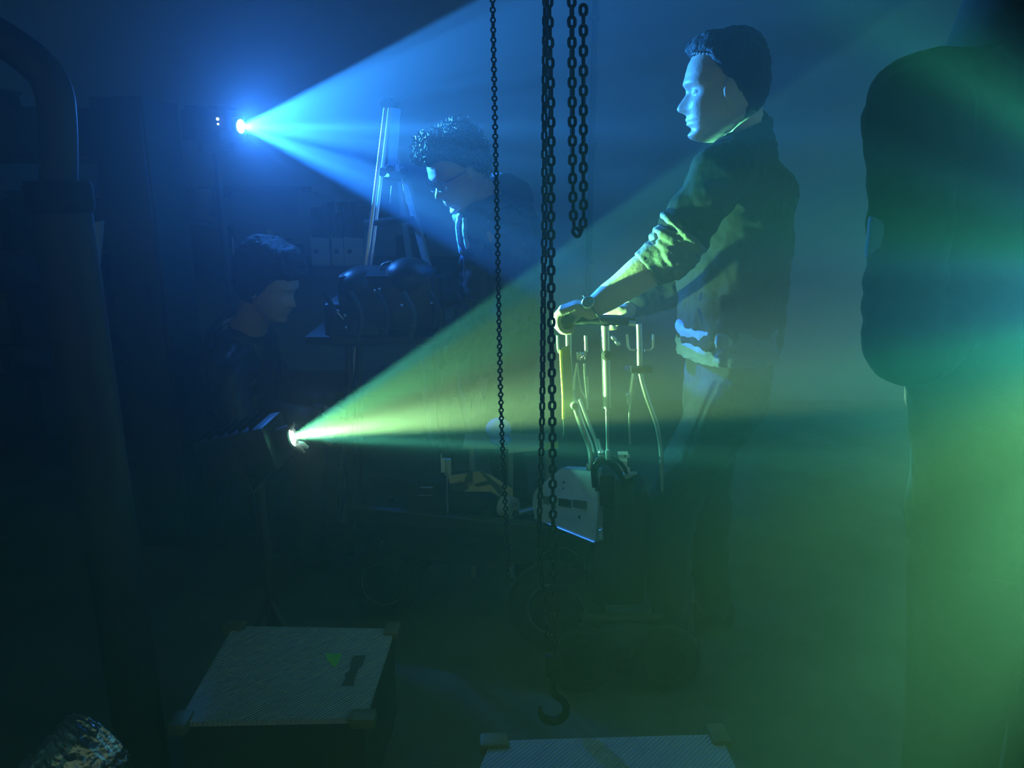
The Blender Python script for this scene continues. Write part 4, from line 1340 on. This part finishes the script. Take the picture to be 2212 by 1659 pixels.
# middle distance: dark engine on a stand with a padded lever, behind the buggy
es = thing('engine_on_stand', 'dark engine assembly on a stand between the seated person and the bending man', 'engine', (-.62, 3.0, 0))
def EP(x, y, Y=2.86): return W(x, y, Y)
eg = MB()
c0 = EP(845, 640, 2.88)
eg.bbox(c0, (.34, .30, .20), None, .04); eg.bbox(c0 + V((-.12, -.02, -.08)), (.20, .26, .16), None, .03)
eg.ell(c0 + V((.08, -.08, .08)), (.09, .09, .07)); eg.ell(c0 + V((-.10, -.10, .05)), (.07, .07, .06))
eg.cyl(c0 + V((.14, -.05, -.1)), c0 + V((.14, -.05, .08)), .06)
eg.build('engine_block', 'black', es)
for i in range(5):
    MB().tube(catmull([c0 + V((-.20 + .09 * i, -.17, .04)), c0 + V((-.16 + .09 * i, -.22, -.03)), c0 + V((-.18 + .09 * i, -.20, -.12))], 5), .009, 8).build('pipe', ('dark', 'print')[i % 2], es)
MB().cyl(EP(905, 678), EP(985, 638), .026, 18, .027).build('padded_lever', 'rubber', es)
MB().cyl(EP(880, 694), EP(908, 676), .014, 12).build('lever_arm', 'dark', es)
for x, y in ((745, 682), (730, 672), (748, 708), (932, 655), (868, 660), (892, 702), (810, 628), (820, 625)):
    MB().ell(EP(x, y, 2.66), .005, n=8, m=6).build('bolt', 'alu', es)
MB().tube([EP(716, 663, 2.72), EP(728, 674, 2.72), EP(742, 690, 2.72)], [.004, .006, .003], 8).build('linkage', 'alu', es)
for sx_ in (-.14, .16):
    for sy_ in (-.10, .10):
        a_ = c0 + V((sx_, sy_, -.12)); MB().tube([a_, V((a_.x + sx_ * .3, a_.y, .0))], .014).build('leg', 'dark', es)
MB().bbox(c0 + V((-.03, 0, -.13)), (.50, .34, .03)).build('stand_top', 'dark', es)
MB().tube(catmull([W(817, 592, 2.84), W(824, 574, 2.84), W(834, 568, 2.84), W(846, 567, 2.84), W(850, 600, 2.84)], 5), .0032, 8).build('wire_handle', 'alu', es)
MB().tube([W(828, 586, 2.84), W(880, 587, 2.84)], .0018, 6).build('wire_edge', 'alu', es)
MB().bbox((W(852, 594, 2.9).x, 2.92, W(852, 600, 2.9).z), (.13, .16, .05), None, .01).build('air_box', 'black', es)

# glints: small bits on a trolley just behind the green beam
# ------------------------------------------------------------------ tray table with the round blue cushion
tt = thing('tray_table', 'pale narrow tray table behind the middle chains', 'table', (W(1100, 1000, 2.68).x, 2.74, 0))
YT = 2.64
ta, tb_ = W(1000, 966, YT), W(1206, 962, YT)
tz = ta.z
MB().bbox(((ta.x + tb_.x) / 2 + .0, YT + .065, tz), (tb_.x - ta.x, .13, .016)).build('tabletop', 'tabletop', tt)
MB().prism([W(1098, 969, YT - .012), W(1176, 964, YT - .012), W(1176, 972, YT - .012), W(1099, 979, YT - .012)], (0, .008, 0)).build('front_edge', 'white', tt, smooth=False)
MB().prism([W(1176, 958, YT - .014), W(1206, 955, YT - .014), W(1206, 969, YT - .014), W(1176, 973, YT - .014)], (0, .012, 0)).build('yellow_end', 'yellow', tt, smooth=False)
for x in (ta.x + .03, W(1103, 970, YT).x, tb_.x - .03):
    MB().bbox((x, YT + .02, tz / 2), (.018, .018, tz), None, .003).build('leg', 'greybox', tt)
    MB().bbox((x, YT + .115, tz / 2), (.018, .018, tz), None, .003).build('leg', 'greybox', tt)
YB = 2.36
cc = W(1077, 930, YB); c2_ = W(1081, 950, YB)
zb = W(1081, 966, YB).z
cs = thing('round_cushion', 'round blue padded cushion glowing in blue light above the buggy, behind the chains', 'cushion', V((cc.x, YB, W(1081, 1085, YB).z)))
MB().ell(cc + V((0, 0, .006)), (.040, .040, .034), n=28, m=16).build('upper_pad', 'bluecap', cs)
MB().ell(c2_, (.034, .034, .019), n=28, m=12).build('lower_pad', 'bluecap', cs)
MB().cyl((c2_.x, YB + .01, W(1081, 1092, YB).z), (c2_.x, YB + .01, zb + .004), .007, 12).build('post', 'black', cs)

# ------------------------------------------------------------------ two ribbed-top cases in the foreground
def case(label, tl, tr, br_, bl, z, dark_print, seed):
    def at(px, py, zz):
        d = W(px, py, 1.0) - V((0, 0, CZ)); t = (zz - CZ) / d.z
        return V((0, 0, CZ)) + d * t
    q = [at(*p, z) for p in (tl, tr, br_, bl)]
    cen = sum(q, V((0, 0, 0))) / 4
    t = thing('flight_case', label, 'case', V((cen.x, cen.y, 0)), 'ribbed-top cases in the foreground')
    body_ = MB(); body_.prism([p + (cen - p).normalized() * .004 - V((0, 0, .012)) for p in q], (0, 0, -(z - .05) + .012)); body_.build('body', 'dark', t, smooth=False)
    MB().prism(q, (0, 0, -.012)).build('ribbed_top', 'knurl', t, smooth=False)
    for i, p in enumerate(q):
        c_ = p + (cen - p).normalized() * .006
        dirv = (q[(i + 1) % 4] - p).normalized()
        MB().bbox(c_ + V((0, 0, -.004)), (.058, .040, .026), Matrix((dirv, V((0, 0, 1)).cross(dirv), V((0, 0, 1)))).transposed(), .010).build('corner_guard', 'corner', t)
        MB().lathe([(.001, -.012), (.022, -.012), (.025, 0), (.028, .014), (.001, .012)], V((c_.x, c_.y, .025)) + (cen - V((c_.x, c_.y, cen.z))).normalized() * .03, (1, 0, 0), 18).build('castor', 'rubber', t)
    return t, q, at
tc1, q1, at1 = case('ribbed grey-topped case at the lower left with a dark mark on top', (505, 1352), (852, 1358), (788, 1552), (385, 1560), .30, True, 1)
pm_ = MB()
zz = .3006
pm_.prism([at1(x, y, zz) for x, y in ((765, 1416), (790, 1416), (782, 1440), (776, 1441), (768, 1462), (763, 1482), (737, 1481), (746, 1466), (745, 1456), (755, 1450), (760, 1424))], (0, 0, .0006))
pm_.build('dark_mark', 'print', tc1, smooth=False)  # flat dark mark on the case top
MB().prism([at1(x, y, zz) for x, y in ((705, 1412), (739, 1413), (727, 1438), (722, 1441), (706, 1424))], (0, 0, .0006)).build('lime_patch', 'lime', tc1, smooth=False)  # flat lime-coloured patch beside the dark mark
tc2, q2, at2 = case('ribbed blue-grey case cut by the bottom edge of the view, right of centre', (1062, 1600), (1556, 1586), (1690, 1880), (930, 1900), .34, False, 2)

# ------------------------------------------------------------------ foil duct, bent pipe at the left edge
fd = thing('foil_duct', 'fat flexible foil duct end at the bottom left corner', 'duct', W(185, 1640, 1.30))
pc = [W(40, 1760, 1.22), W(120, 1690, 1.26), W(190, 1640, 1.30)]
fo = MB()
P_ = catmull([W(-50, 1880, 1.15), W(90, 1735, 1.22), W(180, 1640, 1.27), W(226, 1592, 1.31)], 14)
fo.tube(P_, [.078 + .0035 * (k % 2) for k in range(len(P_) - 4)] + [.076, .070, .056, .034], 36)
o = fo.build('duct_hose', 'foil', fd)
o.modifiers.new('sub', 'SUBSURF').levels = 1
o.modifiers['sub'].render_levels = 2
tx = bpy.data.textures.new('foil_crinkles', 'CLOUDS'); tx.noise_scale = .014; tx.noise_depth = 2
d_ = o.modifiers.new('crinkle', 'DISPLACE'); d_.texture = tx; d_.strength = .009; d_.texture_coords = 'LOCAL'
bp = thing('extraction_arm', 'big dark bent extraction pipe standing at the left edge', 'pipe', (W(120, 1200, 1.6).x, 1.6, 0))
P0 = W(118, 400, 1.6)
pts = [W(-150, 5, 1.6), W(-20, 70, 1.6), W(70, 130, 1.6), W(112, 185, 1.6), W(124, 260, 1.6), W(128, 420, 1.6)]
MB().tube(catmull(pts, 8), .034, 24).build('upper_pipe', 'dark', bp)
e0 = W(128, 425, 1.6)
MB().tube([e0, V((e0.x + .01, 1.6, .03))], .055, 24).build('lower_pipe', 'dark', bp)
MB().lathe([(.058, -.03), (.062, -.02), (.062, .02), (.058, .03)], e0, (0, 0, 1), 28).build('joint_collar', 'rubber', bp)
MB().lathe([(.001, 0), (.17, 0), (.16, .02), (.08, .03), (.001, .03)], (e0.x + .01, 1.6, 0)).build('base_plate', 'dark', bp)
# tall dark locker behind it, to the right
lk = thing('tool_locker', 'tall narrow dark locker behind the bent pipe on the left', 'locker', (W(300, 800, 2.9).x - .0, 2.95, 0))
lx0, lx1 = W(200, 300, 2.9).x, W(318, 300, 2.9).x
lz = W(250, 208, 2.9).z
MB().bbox(((lx0 + lx1) / 2, 3.05, lz / 2), (lx1 - lx0, .3, lz), None, .008).build('cabinet', 'dark', lk)
MB().bbox(((lx0 + lx1) / 2, 2.892, lz / 2), (lx1 - lx0 - .02, .015, lz - .06), None, .004).build('door', 'darkblue', lk)
MB().bbox((lx1 - .04, 2.876, lz * .6), (.015, .02, .11), None, .004).build('handle', 'dark', lk)
hung('sliver_draft', 'pale tapered sliver left of the tall locker', 'cloth', 172, 212, 484, 690, 2.86, .012, 'greybox')
ap = [o for o in bpy.data.objects if o.name.startswith('sliver_draft')][0]
bpy.data.objects.remove(ap)
ax0 = [W(172, 486, 2.84), W(217, 478, 2.84), W(206, 600, 2.84), W(192, 690, 2.84), W(176, 590, 2.84)]
tag(MB().prism(ax0, (0, .03, 0)).build('pale_sliver', 'greybox', None, smooth=False, loc=W(192, 690, 2.84)), 'pale tapered sliver on the left side of the tall locker', 'cloth')  # pale tapered sliver between pipe and locker, added as a thin panel
